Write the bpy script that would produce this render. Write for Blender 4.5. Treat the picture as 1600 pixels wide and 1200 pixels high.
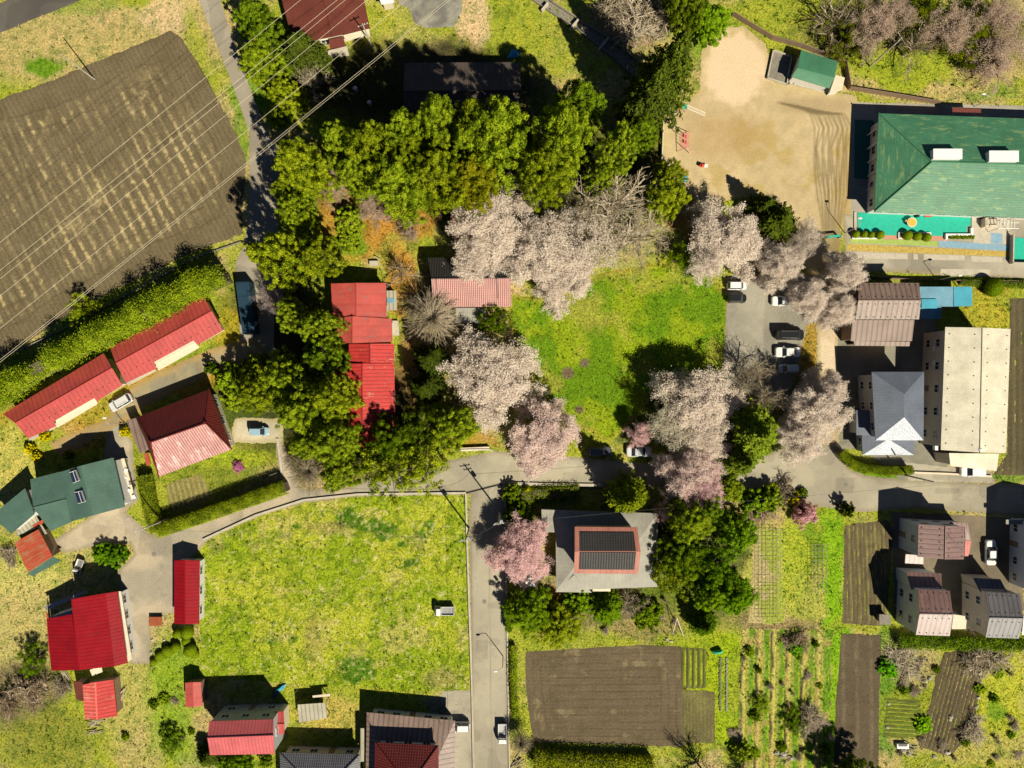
import bpy, math, random
import numpy as np
from mathutils import Vector, Matrix
R = math.radians
for o in list(bpy.data.objects): bpy.data.objects.remove(o)
S = bpy.context.scene
# ---------------------------------------------------------------- camera, sky, sun, exposure
CAMH, PPM = 120.0, 9.0                      # camera height in metres, photo pixels per metre on the ground
cam = bpy.data.cameras.new('camera'); camo = bpy.data.objects.new('camera', cam)
S.collection.objects.link(camo); camo.location = (0, 0, CAMH); camo.rotation_euler = (0, 0, 0)
cam.sensor_width = 36; cam.lens = 36*CAMH/(1600/PPM); cam.clip_start = 1; cam.clip_end = 3000
S.camera = camo
SUNV = Vector((.6*math.cos(R(45)), -.8*math.cos(R(45)), math.sin(R(45))))
W = bpy.data.worlds.new('World'); S.world = W; W.use_nodes = True
nt = W.node_tree; bg = nt.nodes['Background']; sky = nt.nodes.new('ShaderNodeTexSky')
sky.sky_type = 'NISHITA'; sky.sun_disc = False; sky.sun_elevation = R(45); sky.sun_rotation = R(143)
sky.air_density = .35; sky.dust_density = 0; sky.ozone_density = 1
nt.links.new(sky.outputs[0], bg.inputs[0]); bg.inputs[1].default_value = 0.05
sl = bpy.data.lights.new('sun', 'SUN'); sl.energy = 5.0; sl.angle = R(.5); sl.color = (1, .925, .74)
so = bpy.data.objects.new('sun', sl); S.collection.objects.link(so)
so.rotation_euler = (-SUNV).to_track_quat('-Z', 'Y').to_euler(); so.location = (60, -80, 100)
S.view_settings.view_transform = 'Standard'; S.view_settings.look = 'None'; S.view_settings.gamma = 1
S.view_settings.exposure = 0.4
S.render.engine = 'CYCLES'
try:
    S.cycles.max_bounces = 4; S.cycles.diffuse_bounces = 1; S.cycles.transparent_max_bounces = 4
except Exception: pass
# ---------------------------------------------------------------- helpers
rng = np.random.default_rng(7); rnd = random.Random(11)
def P(px, py, h=0.0):                       # a thing h metres up, seen at this photo pixel: its real place
    k = (1-h/CAMH)/PPM
    return Vector(((px-800)*k, (600-py)*k, h))
def C(c, a=1): return (c[0], c[1], c[2], a)
def link(o): S.collection.objects.link(o); return o
def tag(o, label=None, cat=None, group=None, kind=None):
    if label: o['label'] = label
    if cat: o['category'] = cat
    if group: o['group'] = group
    if kind: o['kind'] = kind
    return o
def thing(name, label, cat, loc=(0, 0, 0), rz=0, group=None):
    o = bpy.data.objects.new(name, None); link(o); o.location = loc; o.rotation_euler = (0, 0, rz)
    o.empty_display_size = .5
    return tag(o, label, cat, group)
def rawmesh(name, v, f, mats, mi=None, uv=None, attrs=None, smooth=False):
    v = np.asarray(v, dtype=np.float32)
    me = bpy.data.meshes.new(name)
    if isinstance(f, np.ndarray):
        n, k = f.shape; me.vertices.add(len(v)); me.vertices.foreach_set('co', v.ravel())
        me.loops.add(n*k); me.loops.foreach_set('vertex_index', f.astype(np.int32).ravel())
        me.polygons.add(n); me.polygons.foreach_set('loop_start', np.arange(0, n*k, k, dtype=np.int32))
        me.update(calc_edges=True)
    else:
        me.from_pydata([tuple(map(float, p)) for p in v], [], f)
    for m in (mats if isinstance(mats, (list, tuple)) else [mats]): me.materials.append(m)
    if mi is not None: me.polygons.foreach_set('material_index', np.asarray(mi, dtype=np.int32))
    if smooth: me.polygons.foreach_set('use_smooth', np.ones(len(me.polygons), dtype=bool))
    if uv is not None:
        u = me.uv_layers.new(name='UVMap'); u.data.foreach_set('uv', np.asarray(uv, dtype=np.float32).ravel())
    for an, (tp, arr) in (attrs or {}).items():
        a = me.attributes.new(an, tp, 'POINT')
        a.data.foreach_set('color' if 'COLOR' in tp else 'value', np.asarray(arr, dtype=np.float32).ravel())
    me.update(); return me
class MB:                                   # collects shapes, builds them as ONE mesh object
    def __init__(s): s.v = []; s.f = []; s.mi = []; s.uv = []; s.m = 0
    def poly(s, pts, uv=None):
        b = len(s.v); s.v += [tuple(p) for p in pts]; s.f.append(list(range(b, b+len(pts)))); s.mi.append(s.m)
        s.uv += (uv or [(0, 0)]*len(pts))
    def hull(s, bot, top, capb=True):       # two rings of equal length
        n = len(bot); b = len(s.v); s.v += [tuple(p) for p in bot]+[tuple(p) for p in top]
        fs = [[b+i, b+(i+1) % n, b+n+(i+1) % n, b+n+i] for i in range(n)]
        fs.append([b+n+i for i in range(n)])
        if capb: fs.append([b+i for i in reversed(range(n))])
        for f in fs:
            s.f.append(f); s.mi.append(s.m)
            for i in f:
                p = s.v[i]; s.uv.append((p[0]*.7+p[1]*.7, p[2]))
        return s
    def box(s, c, d, rz=0, ry=0):
        ca, sa = math.cos(rz), math.sin(rz); x, y, z = d[0]/2, d[1]/2, d[2]/2
        M = Matrix.Rotation(rz, 4, 'Z') @ Matrix.Rotation(ry, 4, 'Y')
        q = lambda a, b, e: Vector(c)+M @ Vector((a, b, e))
        return s.hull([q(-x, -y, -z), q(x, -y, -z), q(x, y, -z), q(-x, y, -z)], [q(-x, -y, z), q(x, -y, z), q(x, y, z), q(-x, y, z)])
    def tube(s, pts, r, n=8, r2=None):
        pts = [Vector(p) for p in pts]; rings = []
        for i, p in enumerate(pts):
            d = (pts[min(i+1, len(pts)-1)]-pts[max(i-1, 0)]).normalized()
            a = d.cross(Vector((0, 0, 1)))
            if a.length < 1e-3: a = Vector((1, 0, 0))
            a.normalize(); b = d.cross(a); rr = r if r2 is None else r+(r2-r)*i/(len(pts)-1)
            rings.append([p+(a*math.cos(2*math.pi*k/n)+b*math.sin(2*math.pi*k/n))*rr for k in range(n)])
        b0 = len(s.v)
        for rg in rings: s.v += [tuple(p) for p in rg]
        for i in range(len(rings)-1):
            for k in range(n):
                f = [b0+i*n+k, b0+i*n+(k+1) % n, b0+(i+1)*n+(k+1) % n, b0+(i+1)*n+k]
                s.f.append(f); s.mi.append(s.m); s.uv += [(0, 0)]*4
        for f in ([b0+k for k in range(n)], [b0+(len(rings)-1)*n+k for k in range(n)]):
            s.f.append(f); s.mi.append(s.m); s.uv += [(0, 0)]*n
        return s
    def ball(s, c, rx, ry, rz, n=12, m=7):
        rings = []
        for j in range(1, m):
            a = math.pi*j/m
            rings.append([Vector((c[0]+rx*math.sin(a)*math.cos(2*math.pi*k/n), c[1]+ry*math.sin(a)*math.sin(2*math.pi*k/n), c[2]-rz*math.cos(a))) for k in range(n)])
        for i in range(len(rings)-1): 
            b = len(s.v); s.v += [tuple(p) for p in rings[i]]+[tuple(p) for p in rings[i+1]]
            for k in range(n):
                s.f.append([b+k, b+(k+1) % n, b+n+(k+1) % n, b+n+k]); s.mi.append(s.m); s.uv += [(0, 0)]*4
        s.poly(rings[0]); s.poly(rings[-1]); return s
    def rock(s, c, r, seed):
        q = random.Random(seed); b = len(s.v); n = 8
        for j, (zz, k) in enumerate(((0, 1), (.45, .95), (.8, .5))):
            for i in range(n):
                rr = r*k*(.75+.5*q.random()); a = 2*math.pi*i/n
                s.v.append((c[0]+rr*math.cos(a), c[1]+rr*math.sin(a)*.8, c[2]+zz*r*(.7+.3*q.random())))
        for j in range(2):
            for i in range(n): s.f.append([b+j*n+i, b+j*n+(i+1) % n, b+(j+1)*n+(i+1) % n, b+(j+1)*n+i]); s.mi.append(s.m); s.uv += [(0, 0)]*4
        s.f.append([b+2*n+i for i in range(n)]); s.mi.append(s.m); s.uv += [(0, 0)]*n
        return s
    def build(s, name, mats, parent=None, loc=None, smooth=False, local=False):
        base = Vector((0, 0, 0))
        if parent is not None and not local:
            p = parent
            while p is not None: base += p.location; p = p.parent
        if loc is not None: base = Vector(loc)
        v = np.array(s.v, dtype=np.float32)-np.array(base, dtype=np.float32)
        me = rawmesh(name, v, s.f, mats, s.mi, s.uv, smooth=smooth)
        o = link(bpy.data.objects.new(name, me))
        if parent is not None: o.parent = parent
        elif loc is not None: o.location = loc
        return o
# value noise on arrays
_lat = {}
def vn(x, y, sc, seed=0):
    if seed not in _lat: _lat[seed] = np.random.default_rng(seed+100).random((256, 256))
    L = _lat[seed]; x = np.asarray(x)/sc+1000; y = np.asarray(y)/sc+1000
    xi = np.floor(x).astype(int); yi = np.floor(y).astype(int); fx = x-xi; fy = y-yi
    fx = fx*fx*(3-2*fx); fy = fy*fy*(3-2*fy); g = lambda a, b: L[a % 256, b % 256]
    return (g(xi, yi)*(1-fx)+g(xi+1, yi)*fx)*(1-fy)+(g(xi, yi+1)*(1-fx)+g(xi+1, yi+1)*fx)*fy
def fb(x, y, sc, seed=0): return vn(x, y, sc, seed)*.5+vn(x, y, sc*.47, seed+1)*.3+vn(x, y, sc*.2, seed+2)*.2
def ss(a, lo, hi): t = np.clip((a-lo)/(hi-lo), 0, 1); return t*t*(3-2*t)
def mixc(a, b, t):
    a = np.asarray(a, dtype=float); b = np.asarray(b, dtype=float)
    if a.ndim == 1: a = a[None, :]
    if b.ndim == 1: b = b[None, :]
    return a*(1-t[:, None])+b*t[:, None]
def sdist(px, py, poly):                    # signed distance to a polygon in photo pixels, + inside
    d = np.full(px.shape, 1e9); ins = np.zeros(px.shape, bool); n = len(poly)
    for i in range(n):
        (x0, y0), (x1, y1) = poly[i], poly[(i+1) % n]
        ex, ey = x1-x0, y1-y0; t = np.clip(((px-x0)*ex+(py-y0)*ey)/(ex*ex+ey*ey+1e-9), 0, 1)
        d = np.minimum(d, np.hypot(px-x0-t*ex, py-y0-t*ey))
        if y0 != y1: ins ^= ((y0 > py) != (y1 > py)) & (px < (x1-x0)*(py-y0)/(y1-y0)+x0)
    return np.where(ins, d, -d)
def pdist(px, py, line):                    # distance to a polyline
    d = np.full(px.shape, 1e9)
    for (x0, y0), (x1, y1) in zip(line[:-1], line[1:]):
        ex, ey = x1-x0, y1-y0; t = np.clip(((px-x0)*ex+(py-y0)*ey)/(ex*ex+ey*ey+1e-9), 0, 1)
        d = np.minimum(d, np.hypot(px-x0-t*ex, py-y0-t*ey))
    return d
# ---------------------------------------------------------------- materials
def newmat(name):
    m = bpy.data.materials.new(name); m.use_nodes = True; nt = m.node_tree; b = nt.nodes['Principled BSDF']
    return m, nt, b
def nn(nt, t, **k):
    n = nt.nodes.new(t)
    for a, v in k.items(): setattr(n, a, v)
    return n
def noise(nt, vec, scale, detail=3, rough=.6):
    n = nn(nt, 'ShaderNodeTexNoise'); n.inputs['Scale'].default_value = scale; n.inputs['Detail'].default_value = detail
    n.inputs['Roughness'].default_value = rough
    if vec is not None: nt.links.new(vec, n.inputs['Vector'])
    return n.outputs[0]
def rampv(nt, fac, lo, hi, a, b):           # map range
    n = nn(nt, 'ShaderNodeMapRange'); n.inputs[1].default_value = lo; n.inputs[2].default_value = hi
    n.inputs[3].default_value = a; n.inputs[4].default_value = b; nt.links.new(fac, n.inputs[0]); return n.outputs[0]
def math_(nt, op, a, b=None):
    n = nn(nt, 'ShaderNodeMath', operation=op)
    for i, q in enumerate((a, b)):
        if q is None: continue
        if isinstance(q, (int, float)): n.inputs[i].default_value = q
        else: nt.links.new(q, n.inputs[i])
    return n.outputs[0]
def cscale(nt, col, f):                     # colour times value
    n = nn(nt, 'ShaderNodeVectorMath', operation='SCALE')
    if isinstance(col, tuple): n.inputs[0].default_value = col[:3]
    else: nt.links.new(col, n.inputs[0])
    nt.links.new(f, n.inputs['Scale']); return n.outputs[0]
def cmix(nt, f, a, b):
    n = nn(nt, 'ShaderNodeMix', data_type='RGBA')
    if isinstance(f, (int, float)): n.inputs[0].default_value = f
    else: nt.links.new(f, n.inputs[0])
    for i, q in ((6, a), (7, b)):
        if isinstance(q, tuple): n.inputs[i].default_value = C(q)
        else: nt.links.new(q, n.inputs[i])
    return n.outputs[2]
def bump(nt, b, h, st, dist=.1):
    n = nn(nt, 'ShaderNodeBump'); n.inputs['Strength'].default_value = st; n.inputs['Distance'].default_value = dist
    nt.links.new(h, n.inputs['Height']); nt.links.new(n.outputs[0], b.inputs['Normal'])
def terrain_mat(name, contrast, bst, bd, fine=9.0, rough=.95):
    m, nt, b = newmat(name)
    a = nn(nt, 'ShaderNodeAttribute', attribute_name='Col'); tc = nn(nt, 'ShaderNodeTexCoord').outputs['Object']
    n1 = noise(nt, tc, fine/3.2, 5, .7); n2 = noise(nt, tc, fine, 3, .7)
    s = math_(nt, 'ADD', math_(nt, 'MULTIPLY', n1, .55), math_(nt, 'MULTIPLY', n2, .45))
    f = rampv(nt, s, .35, .65, 1-contrast, 1+contrast)
    nt.links.new(cscale(nt, a.outputs['Color'], f), b.inputs['Base Color'])
    b.inputs['Roughness'].default_value = rough; b.inputs['Specular IOR Level'].default_value = .15
    bump(nt, b, s, bst, bd); return m
M = {}
M['grass'] = terrain_mat('grass', .75, 1, .22, 8)
M['soil'] = terrain_mat('soil', .42, 1, .10, 11)
M['gravel'] = terrain_mat('gravel', .24, .5, .04, 14)
M['asphalt'] = terrain_mat('asphalt', .10, .3, .02, 12)
def flat(name, col, rough=.7, var=.12, sc=2.0, metal=0, spec=.3, bst=0):
    m, nt, b = newmat(name); tc = nn(nt, 'ShaderNodeTexCoord').outputs['Object']
    n = noise(nt, tc, sc, 4, .65); f = rampv(nt, n, .3, .7, 1-var, 1+var)
    nt.links.new(cscale(nt, col, f), b.inputs['Base Color']); b.inputs['Roughness'].default_value = rough
    b.inputs['Metallic'].default_value = metal; b.inputs['Specular IOR Level'].default_value = spec
    if bst: bump(nt, b, n, bst, .05)
    return m
def roofmat(name, col, kind='seam', sp=.45, rough=.45, spec=.5, stain=None, amt=.0, seamv=.62, rowsp=0, bst=None, metal=0., coat=0, ax=0):
    """sheet-metal seams or tile rows laid out in the roof's own UVs (metres)"""
    m, nt, b = newmat(name); uv = nn(nt, 'ShaderNodeUVMap').outputs[0]
    sx = nn(nt, 'ShaderNodeSeparateXYZ'); nt.links.new(uv, sx.inputs[0]); u, v = sx.outputs[ax], sx.outputs[1-ax]
    fu = math_(nt, 'FRACT', math_(nt, 'DIVIDE', math_(nt, 'ADD', u, 500), sp))
    big = noise(nt, uv, .35, 4, .6); sm = noise(nt, uv, 3.5, 4, .7)
    if kind == 'seam':
        e = math_(nt, 'ABSOLUTE', math_(nt, 'SUBTRACT', fu, .5)); line = rampv(nt, e, .0, .22, 1, 0); h = line
    else:
        e = math_(nt, 'SINE', math_(nt, 'MULTIPLY', fu, 6.2832)); h0 = rampv(nt, e, -1, 1, 0, 1)
        fv = math_(nt, 'FRACT', math_(nt, 'DIVIDE', math_(nt, 'ADD', v, 500), rowsp or .32))
        h = math_(nt, 'ADD', h0, math_(nt, 'MULTIPLY', fv, .6)); line = rampv(nt, h0, 0, .6, 1, 0)
    f = math_(nt, 'MULTIPLY', rampv(nt, line, 0, 1, 1, seamv), rampv(nt, big, .3, .7, .82, 1.16))
    f = math_(nt, 'MULTIPLY', f, rampv(nt, sm, .3, .7, .88, 1.12))
    c = cscale(nt, tuple(col), f)
    if stain is not None:
        mp = nn(nt, 'ShaderNodeMapping'); mp.inputs['Scale'].default_value = (1.2, .35, 1) if ax == 0 else (.35, 1.2, 1); nt.links.new(uv, mp.inputs[0])
        sn = noise(nt, mp.outputs[0], 1.1, 5, .75); c = cmix(nt, rampv(nt, sn, .62-amt*.3, .72-amt*.2, 0, .85), c, stain)
    nt.links.new(c, b.inputs['Base Color'])
    nt.links.new(rampv(nt, sm, .3, .7, rough*.85, rough*1.2), b.inputs['Roughness'])
    b.inputs['Specular IOR Level'].default_value = spec; b.inputs['Metallic'].default_value = metal
    b.inputs['Coat Weight'].default_value = coat; b.inputs['Coat Roughness'].default_value = .3
    bump(nt, b, h, bst if bst is not None else (.8 if kind == 'tile' else .3), .05); return m
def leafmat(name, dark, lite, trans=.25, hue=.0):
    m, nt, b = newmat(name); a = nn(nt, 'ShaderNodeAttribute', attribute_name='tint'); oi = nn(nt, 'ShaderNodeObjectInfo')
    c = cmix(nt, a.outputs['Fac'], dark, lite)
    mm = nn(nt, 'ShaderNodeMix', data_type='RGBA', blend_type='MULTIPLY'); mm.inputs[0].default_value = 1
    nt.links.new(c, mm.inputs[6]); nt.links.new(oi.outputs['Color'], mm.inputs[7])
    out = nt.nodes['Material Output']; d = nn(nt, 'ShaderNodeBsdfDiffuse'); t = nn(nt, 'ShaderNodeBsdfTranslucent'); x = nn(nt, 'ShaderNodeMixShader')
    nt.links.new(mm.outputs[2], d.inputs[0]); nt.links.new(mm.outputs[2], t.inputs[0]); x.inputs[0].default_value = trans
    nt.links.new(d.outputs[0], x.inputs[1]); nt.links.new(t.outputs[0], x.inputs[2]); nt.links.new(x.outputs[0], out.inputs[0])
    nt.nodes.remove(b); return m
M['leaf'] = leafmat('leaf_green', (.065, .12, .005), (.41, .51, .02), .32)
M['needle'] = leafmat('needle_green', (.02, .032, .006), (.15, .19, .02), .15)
M['blossom'] = leafmat('blossom', (.68, .58, .53), (.98, .885, .80), .48)
M['twig'] = leafmat('twig', (.26, .21, .15), (.66, .56, .42), 0)
M['blade'] = leafmat('grass_blade', (0, 0, 0), (1, 1, 1), .2)
nt = M['blade'].node_tree                    # grass blades take the colour of the ground they grow from
_a = [n for n in nt.nodes if n.type == 'ATTRIBUTE'][0]; _a.attribute_name = 'Col'
_x = [n for n in nt.nodes if n.type == 'MIX' and n.blend_type == 'MULTIPLY'][0]; nt.links.new(_a.outputs['Color'], _x.inputs[6])
M['bark'] = flat('bark', (.13, .10, .07), .9, .35, 5, bst=.6)
M['wall_white'] = flat('wall_white', (.62, .60, .56), .8, .06)
M['wall_cream'] = flat('wall_cream', (.58, .50, .38), .8, .08)
M['wall_grey'] = flat('wall_grey', (.35, .36, .37), .8, .08)
M['wall_blue'] = flat('wall_pale_blue', (.42, .46, .55), .8, .06)
M['wall_brown'] = flat('wall_brown', (.22, .15, .10), .8, .15)
M['concrete'] = flat('concrete', (.48, .43, .34), .9, .14, 1.2)
M['concrete_dark'] = flat('concrete_dark', (.22, .20, .16), .9, .2, 1.2)
M['white'] = flat('white_paint', (.80, .79, .76), .5, .04)
M['cream'] = flat('cream_sheet', (.66, .56, .42), .6, .1)
M['black'] = flat('black', (.015, .015, .017), .5, .1)
M['wood'] = flat('wood', (.30, .20, .11), .8, .3, 4)
M['wood_pale'] = flat('weathered_wood', (.42, .35, .25), .85, .25, 5)
M['rust'] = flat('rust', (.30, .08, .03), .8, .4, 3)
M['steel'] = flat('steel', (.42, .42, .42), .4, .1, 3, metal=.6)
M['pole'] = flat('pole_concrete', (.40, .37, .30), .8, .1)
M['wire'] = flat('cable', (.60, .53, .38), .5, .05)
M['wire_dark'] = flat('cable_dark', (.10, .10, .09), .6, .05)
M['glass'] = flat('window_glass', (.03, .035, .045), .08, .1, spec=.9)
M['turq'] = flat('turquoise_deck', (.02, .42, .30), .75, .10, 1.5)
M['turq_dark'] = flat('green_terrace', (.03, .16, .12), .8, .1, 1.5)
M['lime'] = flat('lime_paint', (.32, .42, .10), .85, .15, 2)
M['bluep'] = flat('blue_paint', (.22, .36, .46), .85, .15, 2)
M['salmon'] = flat('salmon_paving', (.52, .26, .17), .85, .12, 3)
M['pink'] = flat('pink_paint', (.70, .30, .30), .5, .1)
M['redp'] = flat('red_paint', (.60, .05, .03), .45, .1)
M['yellowp'] = flat('yellow_paint', (.75, .42, .06), .5, .1)
M['bluetarp'] = flat('blue_tarp', (.04, .34, .52), .6, .15, 3, bst=.4)
M['navytarp'] = flat('navy_tarp', (.02, .06, .30), .6, .15, 3, bst=.4)
M['greenp'] = flat('green_plastic', (.05, .40, .22), .6, .1)
M['rock'] = flat('rock', (.34, .31, .26), .95, .3, 4, bst=.5)
M['tyre'] = flat('tyre', (.02, .02, .02), .9, .1)
M['solar'] = flat('solar_glass', (.02, .03, .07), .12, .1, spec=.8)
M['lamp'] = flat('lamp_lens', (.65, .65, .62), .2, .05)
M['redlens'] = flat('red_lens', (.35, .02, .02), .25, .05)
# paint whose colour is the object's own
m, nt, b = newmat('car_paint'); oi = nn(nt, 'ShaderNodeObjectInfo'); nt.links.new(oi.outputs['Color'], b.inputs['Base Color'])
b.inputs['Roughness'].default_value = .35; b.inputs['Coat Weight'].default_value = .6; b.inputs['Coat Roughness'].default_value = .12; M['paint'] = m
# roofs
M['r_red'] = roofmat('roof_red_metal', (.45, .062, .055), sp=.8, rough=.46, spec=.5, coat=.8, seamv=.72, stain=(.34, .09, .07), amt=.12)
M['r_crimson'] = roofmat('roof_crimson_metal', (.27, .003, .010), sp=.6, rough=.6, spec=.2, seamv=.72, ax=1)
M['r_crimson_v'] = roofmat('roof_crimson_metal_b', (.27, .003, .010), sp=.6, rough=.6, spec=.2, seamv=.72, stain=(.22, .012, .014), amt=.3)
M['r_faded'] = roofmat('roof_faded_red', (.46, .075, .06), sp=1.8, rough=.5, spec=.5, stain=(.30, .13, .11), amt=.25, seamv=.96, coat=.3)
M['r_redstripe'] = roofmat('roof_red_ribbed', (.50, .04, .035), sp=.62, rough=.5, spec=.4, seamv=.55, stain=(.50, .30, .20), amt=.12)
M['r_stripe'] = roofmat('roof_red_white_ribbed', (.58, .10, .08), sp=.62, rough=.5, spec=.4, seamv=1.9, stain=(.55, .42, .36), amt=.25)
M['r_pink'] = roofmat('roof_pink_metal', (.60, .20, .17), sp=.42, rough=.5, spec=.5, seamv=.8)
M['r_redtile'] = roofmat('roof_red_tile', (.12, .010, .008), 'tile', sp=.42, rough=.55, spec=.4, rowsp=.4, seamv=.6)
M['r_redtile_lit_worn'] = roofmat('roof_red_tile_lit_worn', (.52, .24, .22), 'tile', sp=.42, rough=.5, spec=.5, rowsp=.4, seamv=.45, stain=(.62, .5, .46), amt=.3)  # red tile with sunlit paleness painted into its colour, plus lichen speckle
M['r_tile_lit'] = roofmat('roof_tile_lit', (.46, .20, .17), 'tile', sp=.32, rough=.5, spec=.6, rowsp=.4, seamv=.42)  # dark tile with the sun's sheen painted in as pink
M['r_greytile'] = roofmat('roof_grey_tile', (.13, .13, .15), 'tile', sp=.36, rough=.45, spec=.6, rowsp=.4, seamv=.5)
M['r_blacktile'] = roofmat('roof_black_tile', (.035, .032, .032), 'tile', sp=.42, rough=.6, spec=.4, rowsp=.4, stain=(.4, .34, .28), amt=-.35)
M['r_brown'] = roofmat('roof_brown_metal', (.24, .165, .135), sp=.85, rough=.5, spec=.4, seamv=.5)
M['r_rose'] = roofmat('roof_rose_brown_metal', (.22, .125, .11), sp=.8, rough=.45, spec=.6, seamv=.6, coat=.5)
M['r_rose_h'] = roofmat('roof_rose_brown_metal_b', (.32, .17, .15), sp=.8, rough=.5, spec=.4, seamv=.55, ax=1)
M['r_dkbrown'] = roofmat('roof_dark_brown', (.15, .040, .028), sp=.30, rough=.7, spec=.2, seamv=.75)
M['r_grey'] = roofmat('roof_grey_metal', (.31, .295, .25), sp=.7, rough=.55, spec=.3, seamv=.94, bst=.08)
M['r_slate'] = roofmat('roof_slate_blue', (.135, .155, .20), sp=.45, rough=.5, spec=.7, seamv=.92, metal=.2, coat=.06, bst=.12)
M['r_charcoal'] = roofmat('roof_charcoal', (.14, .13, .14), sp=.8, rough=.45, spec=.5, seamv=.5)
M['r_cream'] = roofmat('roof_cream_metal', (.62, .57, .44), sp=.9, rough=.6, spec=.3, seamv=.98, bst=.06)
M['r_teal'] = roofmat('roof_teal_metal', (.075, .14, .11), sp=.6, rough=.42, spec=.5, seamv=.97, stain=(.35, .33, .20), amt=-.12, coat=.6, bst=.08)
M['r_green'] = roofmat('roof_green_metal', (.06, .195, .105), sp=.40, rough=.5, spec=.4, seamv=.9, stain=(.24, .34, .14), amt=.3, ax=1, bst=.1)
M['r_green_v'] = roofmat('roof_green_metal_b', (.06, .20, .11), sp=.40, rough=.5, spec=.4, seamv=.85, bst=.1)
M['r_blue'] = roofmat('roof_blue_sheet', (.14, .31, .42), sp=.6, rough=.6, spec=.4, seamv=.97, stain=(.12, .26, .38), amt=.2, bst=.05)
M['r_blue2'] = roofmat('roof_turquoise_sheet', (.05, .31, .42), sp=.6, rough=.6, spec=.4, seamv=.97, bst=.05)
M['r_corr'] = roofmat('roof_clear_corrugated', (.40, .37, .28), sp=.7, rough=.5, spec=.5, seamv=.5)
M['r_rusty'] = roofmat('roof_rusty_red', (.42, .07, .035), sp=.5, rough=.7, spec=.2, seamv=.8, stain=(.30, .17, .09), amt=.5)
M['r_navy'] = roofmat('roof_navy', (.016, .045, .075), sp=2.2, rough=.5, spec=.4, seamv=.8, stain=(.25, .38, .45), amt=-.2)
M['r_shade'] = roofmat('roof_grey_brown_shaded', (.10, .078, .066), sp=.4, rough=.7, spec=.2, seamv=.75)  # roof tone darkened to paint in the tall row's shadow
M['r_pinkframe'] = roofmat('roof_dusty_pink', (.40, .16, .12), sp=.9, rough=.6, spec=.3, seamv=.9)
M['r_pinkred'] = roofmat('roof_pink_red_metal', (.54, .11, .115), sp=.55, rough=.45, spec=.6, seamv=.65, coat=.4)
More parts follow.
